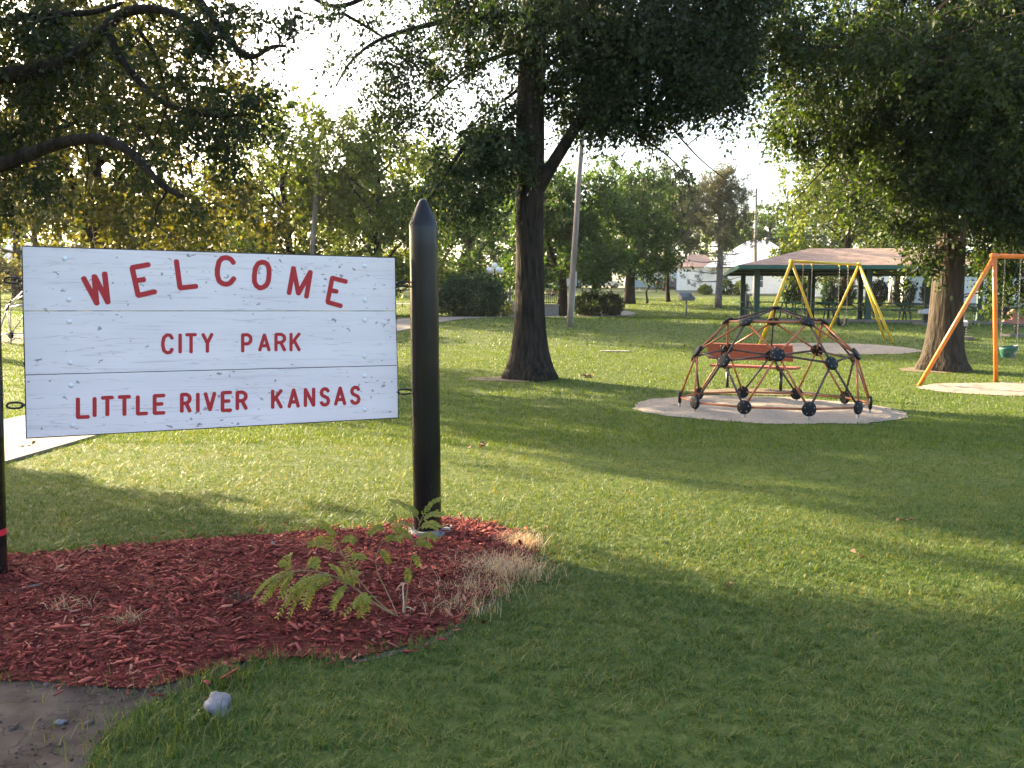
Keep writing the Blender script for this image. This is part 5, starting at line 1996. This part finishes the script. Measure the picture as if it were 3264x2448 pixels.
# --- picnic tables
def picnic_table(x, y, label, first):
    t = thing('picnic_table', label, 'picnic table', (x, y, ZS), 0.0, 'green picnic tables under the shelter')
    ORIGIN[t.name] = Vector((0, 0, 0))
    L = 2.4
    for k in range(3):
        MB().box((0, (k - 1) * .245, .74), (L, .235, .04)).build('top_board', GREENT, t)
    for s in (-1, 1):
        MB().box((0, s * .66, .45), (L, .25, .04)).build('bench_board', GREENT, t)
    for s in (-1, 1):
        X = s * .78
        for q in (-1, 1):
            MB().bar((X, q * .62, .0), (X, q * .26, .71), .05, .05, up=(1, 0, 0)).build('leg', GREENP, t)
        MB().box((X, 0, .405), (.05, 1.5, .05)).build('cross_bar', GREENP, t)
        MB().bar((X - s * .02, 0, .40), (X - s * .50, 0, .71), .04, .04, up=(0, 1, 0)).build('brace', GREENP, t)
    return t


GREENT = noisy('green_table_board', (.020, .075, .055), (.05, .145, .11), 5, .6, stretch=(.4, 3, 3))
proto = picnic_table(xat(2442, 40.2), 40.2, 'green picnic table at the left end of the shelter by the wooden stub post', True)
for x, y, lab in ((xat(2588, 39.6), 39.6, 'green picnic table in the front row left of the middle post'), (xat(2612, 43.8), 43.8, 'green picnic table in the back row behind the left swing leg'), (xat(2690, 41.4), 41.4, 'green picnic table at the middle of the shelter'),
                  (xat(2832, 40.6), 40.6, 'green picnic table in the front row right of the middle post'), (xat(2930, 43.2), 43.2, 'green picnic table beside the sunlit oak trunk'), (xat(3062, 41.0), 41.0, 'green picnic table at the right end of the shelter')):
    o = copy_tree(proto)
    o.location = (x, y, ZS)
    o.rotation_euler = (0, 0, math.radians(-8))
    o['label'] = lab

# --- grill on its post
gp = G(xat(2187, 48.5), 48.5)
t = thing('park_grill', 'steel park grill box on a single post in the lawn', 'grill', gp, math.radians(14))
MB().box((0, 0, .0), (1.3, .8, .05)).build('concrete_pad', CONCRETE, t)
MB().tube([(0, 0, -.1), (0, 0, .80)], .045, 10).build('post', GALV, t, smooth=True)
MB().add([(-.36, -.25, .80), (.36, -.25, .80), (.36, .25, .80), (-.36, .25, .80), (-.38, -.27, .98), (.38, -.27, .98), (.38, .27, 1.25), (-.38, .27, 1.25), (-.34, -.23, .83), (.34, -.23, .83), (.34, .23, .83), (-.34, .23, .83), (-.36, -.25, .975), (.36, -.25, .975), (.36, .25, 1.24), (-.36, .25, 1.24)],
         [(3, 2, 1, 0), (0, 1, 5, 4), (1, 2, 6, 5), (2, 3, 7, 6), (3, 0, 4, 7), (8, 9, 10, 11), (8, 12, 13, 9), (9, 13, 14, 10), (10, 14, 15, 11), (11, 15, 12, 8), (4, 5, 13, 12), (5, 6, 14, 13), (6, 7, 15, 14), (7, 4, 12, 15)]).build('firebox', GALV, t, recalc=False)
gr_ = MB()
for k in range(12):
    gr_.box((-.30 + k * .055, 0, .955), (.012, .46, .012))
gr_.build('grate', BLACKM, t)

# --- wooden stub post, valve slab
p = G(xat(2378, 45.5), 45.5)
MBs = MB().tube([p - Vector((0, 0, .1)), p + Vector((.01, 0, .6)), p + Vector((.0, 0, 1.22))], [.16, .155, .15], 14)
solo(MBs, 'stub_post', POLEWOOD, 'short weathered wooden post at the left of the shelter', 'post', smooth=True)
p = gnd(1960, 1120)
solo(MB().box((p.x, p.y, p.z + .012), (.85, .45, .02)), 'valve_slab', STONEG, 'small flat concrete slab set in the sunny grass', 'slab')


# ================================================================== POLES AND LAMP
def pole(label, pb, pt_, D, r0, r1, extra=0.0, wire=None, cross=None):
    base = G(xat(pb, D), D)
    top = at(pt_[0], pt_[1], D)
    if extra:
        top = base + (top - base) * extra
    t = thing('utility_pole', label, 'pole', base, 0.0, 'wooden utility poles')
    n = 10
    pts = [base.lerp(top, i / n) - Vector((0, 0, .1 if i == 0 else 0)) for i in range(n + 1)]
    MB().tube(wob(pts, .04, 2), [r0 + (r1 - r0) * i / n for i in range(n + 1)], 14).build('shaft', POLEWOOD, t, smooth=True)
    if wire:
        a_ = base.lerp(top, .97)
        e = Vector(wire)
        m_ = (a_ + e) / 2 - Vector((0, 0, .5))
        MB().tube(bez(a_, m_, e, 14), .012, 4).build('wire', GREYT, t)
    return t, base, top


t, b_, top_ = pole('leaning weathered utility pole on the lawn right of the central oak', 1815, (1856, 420), 34.6, .125, .085, 1.25)
MB().box(b_.lerp(top_, .20) + Vector((.13, -.03, 0)), (.07, .09, .55)).build('conduit_box', GREYT, t)
MB().tube([b_.lerp(top_, .02) + Vector((.115, -.04, 0)), b_.lerp(top_, .19) + Vector((.125, -.04, 0))], .02, 8).build('conduit', GREYT, t)
pole('pale utility pole leaning above the welcome sign with a wire', 982, (1014, 503), 44.5, .14, .10, wire=at(1500, 600, 55))
pole('grey utility pole behind the shelter roof right of the pine', 2404, (2411, 600), 73, .16, .10)
p = G(xat(2845, 62), 62)
solo(MB().tube([p - Vector((0, 0, .1)), p + Vector((0, 0, 3.2))], .07, 10), 'white_pole', WHITEW, 'plain white pole behind the shelter between the evergreens', 'pole', smooth=True)

# five globe lamp
D = 44.4
lb = G(xat(1576, D), D)
t = thing('park_lamp', 'black lamp post with five white globes by the juniper', 'street lamp', lb)
zt = at(1580, 872, D).z
MB().lathe([(.16, -.05), (.16, .12), (.10, .18), (.075, .5), (.055, .6), (.05, zt - lb.z - .1), (.07, zt - lb.z - .05), (.05, zt - lb.z)], lb, 14).build('post', BLACKM, t, smooth=True)
GLOBE = noisy('white_globe', (.86, .83, .80), (.90, .87, .84), 3, .35, spec=.5)
cz = at(1580, 862, D).z
ztop = at(1580, 847, D).z
MB().tube([(lb.x, lb.y, zt - .02), (lb.x, lb.y, ztop - .12)], .03, 8).build('stem', BLACKM, t)
MB().ball((lb.x, lb.y, ztop), .155, 18, 12).build('globe', GLOBE, t, smooth=True)
for k in range(4):
    a_ = math.radians(35 + 90 * k)
    c = Vector((lb.x + .33 * math.cos(a_), lb.y + .33 * math.sin(a_), cz))
    MB().tube(smooth_path([(lb.x, lb.y, zt - .05), (lb.x + .2 * math.cos(a_), lb.y + .2 * math.sin(a_), zt - .16), (c.x, c.y, zt - .14), (c.x, c.y, c.z - .13)], 2), .018, 6).build('arm', BLACKM, t)
    MB().ball(c, .155, 18, 12).build('globe', GLOBE, t, smooth=True)

# tiered fountain and railing
D = 45.2
fb = G(xat(1623, D), D)
t = thing('garden_fountain', 'grey tiered stone fountain beside the railing', 'fountain', fb)
MB().lathe([(.45, -.05), (.45, .30), (.38, .34), (.36, .16), (.1, .14)], fb, 18).build('basin', STONEG, t, smooth=False)
MB().lathe([(.12, .12), (.10, .5), (.15, .62), (.30, .72), (.32, .76), (.10, .74), (.07, .95), (.11, 1.08)], fb, 16).build('pedestal', STONEG, t, smooth=True)
MB().lathe([(.08, 1.06), (.25, 1.20), (.26, 1.24), (.08, 1.22), (.05, 1.40), (.04, 1.42)], fb, 16).build('upper_bowl', STONEG, t, smooth=True)
for x0, x1, D, lab in ((1590, 1640, 46.5, 'black iron railing left of the central oak trunk'), (1722, 1772, 46.0, 'black iron railing on a stone wall right of the central oak trunk')):
    a_, b_ = G(xat(x0, D), D), G(xat(x1, D), D)
    t = thing('iron_railing', lab, 'railing', (a_ + b_) / 2, 0.0, 'iron railings by the fountain')
    L = b_.x - a_.x
    zb = a_.z
    MB().box(((a_.x + b_.x) / 2, D, zb + .28), (L + .25, .4, .58)).build('stone_wall', STONEG, t)
    MB().box(((a_.x + b_.x) / 2, D, zb + .60), (L + .35, .5, .07)).build('coping', STONEG, t)
    for z_ in (zb + .72, zb + 1.12):
        MB().box(((a_.x + b_.x) / 2, D, z_), (L, .04, .035)).build('rail', BLACKM, t)
    for k in range(9):
        MB().box((a_.x + L * k / 8, D, zb + .89), (.028, .026, .56)).build('baluster', BLACKM, t)


# ================================================================== HOUSES
def house(name, label, x, y, w, d, h, rz, roof_h, wallm, roofm, hip=0.0, over=.45, wins=(), doors=(), z=None, fnd=.25, cat='house', ridge='x'):
    """front wall centre at (x,y); front faces -y before rotation; wins [(u,z,w,h)] on the front"""
    base = G(x, y) if z is None else Vector((x, y, z))
    t = thing(name, label, cat, base, rz)
    if rz == 0.0:
        ORIGIN[t.name] = Vector((0, 0, 0))
    MB().box((0, d / 2, fnd / 2 - .45), (w + .06, d + .06, fnd + .9)).build('foundation', STONEG, t)
    MB().box((0, d / 2, fnd + (h - fnd) / 2), (w, d, h - fnd)).build('wall', wallm, t)
    n = int((h - fnd) / .22)
    sd = MB()
    for k in range(n):
        sd.add([(-w / 2, -.004, fnd + .22 * k + .2), (w / 2, -.004, fnd + .22 * k + .2), (w / 2, -.022, fnd + .22 * k + .02), (-w / 2, -.022, fnd + .22 * k + .02), (-w / 2, -.001, fnd + .22 * k + .02), (w / 2, -.001, fnd + .22 * k + .02)],
               [(0, 1, 2, 3), (3, 2, 5, 4)])
    sd.build('siding', wallm, t)
    e = [Vector((-w / 2 - over, -over, h)), Vector((w / 2 + over, -over, h)), Vector((w / 2 + over, d + over, h)), Vector((-w / 2 - over, d + over, h))]
    up = Vector((0, 0, .12))
    if ridge == 'x':
        ra_, rb_ = Vector((-w / 2 - over + hip, d / 2, h + roof_h)), Vector((w / 2 + over - hip, d / 2, h + roof_h))
        top = [p + up for p in e] + [ra_ + up, rb_ + up]
        fs = [(0, 1, 5, 4), (2, 3, 4, 5), (1, 2, 5), (3, 0, 4)]
    else:
        ra_, rb_ = Vector((0, -over + hip, h + roof_h)), Vector((0, d + over - hip, h + roof_h))
        top = [p + up for p in e] + [ra_ + up, rb_ + up]
        fs = [(0, 1, 4), (1, 2, 5, 4), (2, 3, 5), (3, 0, 4, 5)]
    m = MB()
    m.add(top, fs)
    m.add(e, [(3, 2, 1, 0)])
    m.add(e + [p + up for p in e], [(0, 4, 5, 1), (1, 5, 6, 2), (2, 6, 7, 3), (3, 7, 4, 0)])
    m.build('roof', roofm, t)
    for (u, zc, ww, hh) in wins:
        wn = MB()
        for s in (-1, 1):
            wn.box((u + s * (ww / 2 + .04), -.035, zc), (.09, .07, hh + .18))
            wn.box((u, -.035, zc + s * (hh / 2 + .045)), (ww - .01, .066, .09))
        wn.box((u, -.03, zc), (ww - .01, .05, .05))
        wo = wn.build('window', WHITEW, t)
        MB().box((u, -.01, zc), (ww, .04, hh)).build('pane', GLASS, wo)
    for (u, ww, hh, mt) in doors:
        do = MB().box((u, -.03, fnd + hh / 2), (ww, .06, hh)).build('door', mt, t)
        MB().ball((u + ww * .38, -.075, fnd + hh * .48), .03, 8, 6).build('handle', GALV, do)
    return t


zfix = 4.0
D = 88.0
xl, xr = xat(2268, D), xat(2545, D)
hw = house('house', 'white sided house with pale hip roof behind the pine', (xl + xr) / 2, D, xr - xl, 8.4, 2.75, math.radians(-16), 2.9, WHITEW, WHITER, hip=4.0, over=.7,
           wins=[(-xr / 2 + xl / 2 + 1.25, 1.5, .62, 1.25), (.35, 1.5, .62, 1.25), (3.0, 1.5, .62, 1.25)], z=float(gz(D)) - .15)
BULB = noisy('white_bulb', (.7, .68, .6), (.8, .78, .7), 3, .4)
for k in range(14):
    MB().ball((-4.6 + k * .62, -.66, 2.70), .075, 8, 6).build('bulb', BULB, hw, smooth=True)
m = MB()
m.lathe([(.14, 0), (.14, .4), (.22, .42), (.26, .55), (.20, .68), (.05, .75)], (.9, 3.1, 5.25), 10)
m.build('roof_vent', GALV, hw, smooth=True)
D = 95.0
house('garage', 'small white outbuilding with tan roof left of the white house', xat(2215, D), D, 4.0, 6, 2.6, math.radians(-14), 1.5, WHITEW, TANROOF, hip=1.6, over=.35, cat='garage')
D = 130.0
house('house', 'distant cream house with grey roof left of the white outbuilding', xat(2128, D), D, 5.2, 8, 3.0, math.radians(-25), 2.0, CREAMW, GREYT, over=.4, wins=[(1.2, 1.6, .8, 1.0)], ridge='y')
D = 76.0
house('garage', 'long white garage with wide door behind the clipped evergreens', xat(2745, D), D, 7.6, 6.5, 2.7, math.radians(-16), 1.2, WHITEW, WHITER, over=.5, doors=[(-1.6, 2.6, 2.2, WHITEW), (1.9, .9, 2.05, BLUEW)], cat='garage', ridge='x')
D = 62.0
house('hall', 'white walled hall behind the red horse rider', xat(3105, D), D, 9.0, 7, 3.0, math.radians(-14), 1.4, WHITEW, WHITER, over=.5, wins=[(3.3, 1.6, .7, 1.1)], cat='building')
D = 112.0
house('house', 'pale blue house seen past the left edge of the sign', xat(40, D), D, 8.0, 8, 3.0, math.radians(10), 2.2, BLUEW, GREYT, over=.5, wins=[(-1.6, 1.7, .9, 1.3)], doors=[(.9, 1.0, 2.1, REDW)])
D = 120.0
house('house', 'far pale blue house under the rounded maples', xat(2080, D), D, 6.4, 7, 2.8, math.radians(-10), 1.8, BLUEW, TANROOF, over=.5, doors=[(1.2, 2.6, 2.1, WHITEW)], wins=[(-1.6, 1.6, .8, 1.0)])
D = 122.0
house('house', 'far white house between the central oak and the leaning pole', xat(1745, D), D, 7.0, 7, 2.8, math.radians(6), 1.8, WHITEW, GREYT, over=.5, wins=[(-1.6, 1.6, .8, 1.0), (1.6, 1.6, .8, 1.0)])

# street across the back
sheet('road', [Vector(p) for p in ((-150, 99, 0), (60, 103, 0), (60, 108.5, 0), (-150, 104.5, 0))], .01, noisy('asphalt', (.05, .05, .05), (.075, .074, .072), 20, .9), step=5)


# --- parked cars
def car(px, D, rz, label, paint, tall=False):
    base = G(xat(px, D), D)
    t = thing('parked_car', label, 'car', base, rz, 'cars parked along the street')
    h = 1.72 if tall else 1.45
    sd = [(-2.25, .32), (2.2, .32), (2.28, .55), (2.2, .82), (1.25, .95), (-2.05, 1.0), (-2.28, .85)]
    MB().prism([(x_, -.88, z_) for x_, z_ in sd], (0, 0, 0), (0, 1.76, 0)).build('body', paint, t)
    cabp = [(-1.9, .985), (1.05, .935), (.35, h - .04), (.1, h), (-1.35, h), (-1.6, h - .06)]
    MB().prism([(x_, -.76, z_) for x_, z_ in cabp], (0, 0, 0), (0, 1.52, 0)).build('cabin', GLASS, t)
    MB().prism([(x_, -.70, z_) for x_, z_ in ((-1.5, h + .004), (.2, h + .004), (.3, h - .03), (-1.58, h - .03))], (0, 0, 0), (0, 1.40, 0)).build('roof', paint, t)
    for x_ in (-1.42, 1.42):
        for y_ in (-.80, .80):
            w = MB().lathe([(.20, -.10), (.33, -.10), (.335, -.06), (.335, .06), (.33, .10), (.20, .10)], (x_, y_, .33), 18, axis=(0, 1, 0)).build('wheel', BLACKP, t, smooth=True)
            MB().lathe([(.19, -.108), (.17, -.09), (.17, .09), (.19, .108)], (x_, y_, .33), 14, axis=(0, 1, 0)).build('rim', GALV, w)
    for y_ in (-.62, .62):
        MB().box((2.24, y_, .68), (.06, .34, .16)).build('headlight', GLOBE, t)
        MB().box((-2.265, y_, .78), (.05, .28, .18)).build('tail_light', REDTAPE, t)


CP = lambda n, c: noisy(n, c, tuple(min(1, q * 1.15) for q in c), 3, .25, spec=.5, coat=.8)
car(1405, 92, math.radians(3), 'dark maroon parked car between the right sign post and the juniper', CP('maroon_car', (.05, .012, .012)), True)
car(25, 96, math.radians(4), 'grey and tan parked car glimpsed between left post and sign', CP('grey_car', (.30, .33, .38)))
car(1872, 124, math.radians(-20), 'silver parked car under the dark maple right of the leaning pole', CP('silver_car', (.40, .42, .46)))
car(1926, 128, math.radians(12), 'white parked car next to the silver one under the maples', CP('white_car', (.70, .70, .70)))
car(2140, 118, math.radians(5), 'dark parked car in front of the cream house', CP('dark_car', (.02, .022, .025)))


# ================================================================== SMALL THINGS NEAR THE CAMERA
def rock(px, py, w, h, dep, seed, mat, name, label, sub=3, zo=0.0):
    import bmesh
    p = gnd(px, py)
    bm = bmesh.new()
    bmesh.ops.create_icosphere(bm, subdivisions=sub, radius=1)
    for v in bm.verts:
        d = v.co.normalized()
        n1 = mnoise.noise(d * 1.3 + Vector((seed, 0, 0)))
        n2 = mnoise.noise(d * 3.1 + Vector((0, seed, 0)))
        k = 1 + .55 * n1 + .22 * n2
        v.co = Vector((d.x * w * k / 2, d.y * dep * k / 2, max(-.25, d.z) * h * k * .62))
    for f in bm.faces:
        f.smooth = sub > 2
    me = bpy.data.meshes.new(name)
    bm.to_mesh(me)
    bm.free()
    o = _link(name, me, mat, None, p)
    o.location = p + Vector((0, dep * .3, h * .14 + zo))
    o.rotation_euler = (.1, -.28, seed)
    setp(o, label, 'stone')


WSTONE = noisy('white_limestone', (.13, .122, .135), (.24, .228, .245), 18, .85, bump=.7, bscale=40)
rock(690, 2275, .155, .075, .10, 2.2, WSTONE, 'limestone_rock', 'pale grey lump of rock lying in the grass below the bed')
rock(193, 2312, .055, .022, .035, 3.7, WSTONE, 'stone', 'small pale stone lying on the bare cracked soil')
rock(870, 1760, .032, .026, .03, 5.1, WSTONE, 'stone', 'small white pebble on the red mulch left of the plant', 2, .05)
rock(563, 1935, .016, .010, .012, 6.4, WSTONE, 'stone', 'tiny white chip of stone in the middle of the mulch', 2, .05)

# fallen stick by the left post
p0, p1 = gnd(-60, 1925), gnd(140, 1893)
pts = wob([p0.lerp(p1, i / 8) + Vector((0, 0, .058)) for i in range(9)], .05, 4)
sm = MB().tube(pts, [.013, .012, .012, .011, .011, .010, .010, .009, .008], 8)
solo(sm, 'fallen_stick', noisy('grey_stick', (.10, .085, .072), (.19, .16, .14), 20, .9), 'bare grey stick lying on the mulch by the red banded post', 'stick', smooth=True)

# loose sticks and leaves on the path corner and in the lawn
rng_ = np.random.default_rng(77)
lv = [(1875, 1203, 16, .12, 'clump of dry brown leaves on the grass right of the central oak', 'dry_leaves'), (2735, 1785, 3, .06, 'curled dead leaf standing in the grass below the dome', 'dead_leaf'), (2335, 1880, 3, .05, 'dry curled leaf lying in the middle of the lawn', 'dead_leaf'),
      (2895, 1670, 6, .05, 'small wisp of pale dry leaves in the lawn at right', 'dead_leaf'), (1530, 1430, 5, .09, 'dark leaf clump on the lawn right of the post', 'dead_leaf'), (590, 1515, 2, .05, 'reddish dead leaf in the sunlit grass under the sign', 'dead_leaf'), (75, 1430, 6, .08, 'dry leaves and twig litter on the concrete path', 'dead_leaf'), (1290, 1405, 3, .06, 'little leaf scrap beside the right sign post', 'dead_leaf')]
for px, py, n, sz, lab, nm in lv:
    c = gnd(px, py)
    n_ = n
    pos = np.array(c) + rng_.normal(0, sz * .55, (n_, 3)) * np.array([1, .8, 0]) + np.array([0, 0, .035])
    d = unit(rng_.normal(0, 1, (n_, 3)) * np.array([1, 1, .45]))
    V_, F_ = leaves(rng_, pos, d, rng_.uniform(.6, 1.0, n_) * sz, .30, .25)
    V_[:, 2] = np.maximum(V_[:, 2], float(gz(c.y)) + .005)
    o = np_obj(nm, V_ - np.array(c), F_, L_DEAD)
    o.location = c
    setp(o, lab, 'leaf')


# --- locust seedlings in the bed
def frond(Vs, Fs, st, a_, m_, e, rng, nl=9, ls=.03):
    pts = bez(a_, m_, e, 14)
    st.tube(pts, [.0022 - .0001 * i for i in range(14)], 4, cap=False)
    side = Vector((rng.uniform(-.35, .35), rng.uniform(-.9, -.3), 1)).normalized()
    for k in range(nl):
        f = .22 + .78 * k / (nl - 1)
        i = min(12, int(f * 13))
        p = pts[i].lerp(pts[i + 1], f * 13 - i)
        d = (pts[i + 1] - pts[i]).normalized()
        w = d.cross(side)
        if w.length < 1e-4:
            continue
        w.normalize()
        for s in (-1, 1):
            L = ls * (1 - .45 * abs(f - .55)) * rng.uniform(.85, 1.15)
            dv = (w * s * .85 + d * .5 + Vector((0, 0, -.18)) + Vector((rng.uniform(-.15, .15), rng.uniform(-.15, .15), rng.uniform(-.15, .15)))).normalized()
            u = dv.cross(side).normalized()
            nrm = dv.cross(u)
            b0 = len(Vs)
            for q in ((0, 0, 0), (.30, .20, .05), (.70, .19, .04), (1, 0, -.04), (.70, -.19, .04), (.30, -.20, .05)):
                Vs.append(p + dv * L * q[0] + u * L * q[1] + nrm * L * q[2])
            Fs.append((b0, b0 + 1, b0 + 4, b0 + 5))
            Fs.append((b0 + 1, b0 + 2, b0 + 3, b0 + 4))


def seedling(label, root, stems, seed):
    rng = random.Random(seed)
    t = thing('locust_seedling', label, 'plant', root, 0.0, 'locust seedlings in the mulch')
    for spx, fr, r in stems:
        pts = smooth_path([root] + [at(x_, y_, root.y + dd) for x_, y_, dd in spx], 2)
        MB().tube(pts, [r * (1 - .7 * i / (len(pts) - 1)) for i in range(len(pts))], 6).build('stem', noisy('seedling_stem', (.16, .11, .05), (.28, .20, .09), 30, .8), t, smooth=True)
        Vs, Fs, st = [], [], MB()
        full = list(fr)
        for (x0, y0, x1, y1, dd, nl) in fr:
            if len(fr) < 13:
                continue
            full.append((x0 + rng.uniform(-22, 22), y0 + rng.uniform(-6, 14), x1 + rng.uniform(-34, 34), y1 + rng.uniform(-26, 30), dd + rng.uniform(-.05, .05), max(5, nl - 1)))
            if len(fr) > 12 and rng.random() < .6:
                full.append((x0 + rng.uniform(-30, 30), y0 + rng.uniform(-10, 18), x1 + rng.uniform(-45, 60), y1 + rng.uniform(-40, 30), dd + rng.uniform(-.08, .08), max(5, nl - 2)))
        for (x0, y0, x1, y1, dd, nl) in full:
            a_ = at(x0, y0, root.y + dd)
            e = at(x1, y1, root.y + dd + rng.uniform(-.12, .05))
            m_ = (a_ + e) / 2 + Vector((0, 0, .035 + .1 * (a_ - e).length))
            frond(Vs, Fs, st, a_, m_, e, rng, nl + 4, .029)
        st.build('leaf_stalks', noisy('seedling_stem', (.16, .11, .05), (.28, .20, .09)), t, recalc=False)['kind'] = 'stuff'
        np_v = np.array([tuple(v) for v in Vs])
        setp(np_obj('leaflets', np_v, np.array(Fs), L_SEED, t), kind='stuff')


ra_ = gnd(1268, 1990)
ra_.z = .04
seedling('sprawling locust seedling with yellow green ferny leaves on the mulch', ra_, [
    ([(1200, 1930, -.02), (1120, 1865, -.05), (1040, 1825, -.08), (950, 1815, -.1), (880, 1850, -.12)],
     [(1080, 1840, 950, 1880, -.1, 9), (1060, 1835, 890, 1900, -.1, 10), (1000, 1820, 885, 1965, -.12, 10), (960, 1815, 850, 1905, -.12, 9), (930, 1822, 915, 1770, -.1, 7), (1030, 1825, 975, 1935, -.14, 9), (1110, 1860, 1060, 1940, -.1, 8), (1130, 1870, 1090, 1790, -.05, 7), (1150, 1890, 1170, 1945, -.1, 8), (980, 1815, 1010, 1790, 0, 7), (1090, 1850, 1140, 1830, .02, 7), (900, 1840, 835, 1915, -.12, 8), (1180, 1905, 1130, 1925, -.16, 7)], .006),
    ([(1210, 1925, .06), (1140, 1845, .12), (1100, 1780, .16), (1070, 1720, .2)],
     [(1095, 1775, 985, 1735, .16, 8), (1075, 1730, 1015, 1665, .2, 7), (1080, 1735, 1130, 1725, .2, 7), (1070, 1722, 1060, 1700, .2, 5), (1110, 1790, 1160, 1780, .12, 6), (1080, 1740, 1000, 1725, .22, 7)], .004),
    ([(1240, 1900, .1), (1190, 1800, .16), (1215, 1730, .2), (1240, 1680, .22)],
     [(1205, 1760, 1240, 1790, .2, 6), (1235, 1690, 1180, 1700, .22, 6), (1240, 1680, 1255, 1655, .22, 5), (1215, 1735, 1275, 1720, .2, 7)], .0035)], 5)
rb_ = gnd(1290, 1985)
rb_.z = .04
seedling('upright locust seedling with a tuft of leaves against the black post', rb_, [
    ([(1296, 1900, 0), (1305, 1820, .02), (1322, 1730, .04), (1338, 1668, .05)],
     [(1320, 1735, 1260, 1690, .04, 8), (1330, 1700, 1255, 1672, .05, 8), (1325, 1725, 1390, 1715, .0, 8), (1335, 1672, 1400, 1590, .05, 8), (1338, 1668, 1405, 1640, .0, 9), (1338, 1665, 1300, 1615, .05, 7), (1318, 1745, 1370, 1740, -.02, 7), (1312, 1775, 1335, 1800, .0, 4), (1336, 1660, 1250, 1598, .12, 9), (1306, 1815, 1300, 1850, 0, 4), (1330, 1690, 1395, 1680, -.04, 8), (1322, 1728, 1268, 1712, 0, 7)], .004)], 9)
p = gnd(1284, 1985)
stk = MB().tube([p + Vector((0, 0, .02)), p + Vector((.004, .01, .10)), p + Vector((-.002, .012, .175)), p + Vector((.006, .014, .20))], [.005, .0045, .0035, .0025], 6)
stk.tube([p + Vector((.002, .01, .075)), p + Vector((.03, 0, .08)), p + Vector((.058, -.005, .068))], [.0035, .003, .0015], 5)
solo(stk, 'dead_stalk', PALEST, 'pale dead forked stalk standing in the mulch between the seedlings', 'stalk', smooth=True)
# dry weed tufts on the mulch
rng_ = np.random.default_rng(5)
for px, py, sp_, lab in ((215, 1965, .11, 'dry brown weed tuft on the left of the mulch'), (410, 2020, .08, 'dry pale weed tuft in the middle of the mulch'), (770, 1945, .08, 'reddish dry weed sprigs left of the sprawling seedling')):
    c = gnd(px, py)
    c.z = .055
    mb = MB()
    for k in range(46):
        a_ = c + Vector((rng_.normal(0, sp_ * .5), rng_.normal(0, sp_ * .4), 0))
        e = a_ + Vector((rng_.normal(0, .035), rng_.normal(0, .03), rng_.uniform(.015, .06)))
        mb.tube([a_, a_.lerp(e, .5) + Vector((0, 0, .012)), e], [.0015, .0012, .0007], 3, cap=False)
    solo(mb, 'dry_weed', L_STRAW if px != 770 else TWIG, lab, 'weed')

# iron plate / loose bits on the far path verge: brush piles on the far sunny lawn
for px, D, lab in ((1757, 78, 'reddish brush pile on the far sunny lawn'), (1722 + 60, 79, 'smaller reddish brush pile beside the other on the far lawn')):
    c = G(xat(px, D), D)
    n_ = 240
    u = unit(rng_.normal(0, 1, (n_, 3)))
    pos = np.array(c) + u * np.array([.42, .3, .28]) * rng_.uniform(.3, 1, (n_, 1)) + np.array([0, 0, .28])
    V_, F_ = leaves(rng_, pos, unit(u + rng_.normal(0, .5, (n_, 3))), rng_.uniform(.1, .2, n_), .3)
    V_[:, 2] = np.maximum(V_[:, 2], c.z + .005)
    o = np_obj('brush_pile', V_ - np.array(c), F_, L_DEAD)
    o.location = c
    setp(o, lab, 'brush pile')


# ================================================================== HAZE
def haze():
    hz = bpy.data.materials.new('haze')
    hz.use_nodes = True
    nt = hz.node_tree
    nt.nodes.clear()
    out = nt.nodes.new('ShaderNodeOutputMaterial')
    pv = nt.nodes.new('ShaderNodeVolumePrincipled')
    pv.inputs['Color'].default_value = (.92, .93, .95, 1)
    pv.inputs['Density'].default_value = .00017
    pv.inputs['Anisotropy'].default_value = .35
    nt.links.new(pv.outputs[0], out.inputs['Volume'])
    o = MB().box((0, 430, 14.0), (1820, 960, 30)).build('haze', hz)
    setp(o, kind='stuff')


haze()
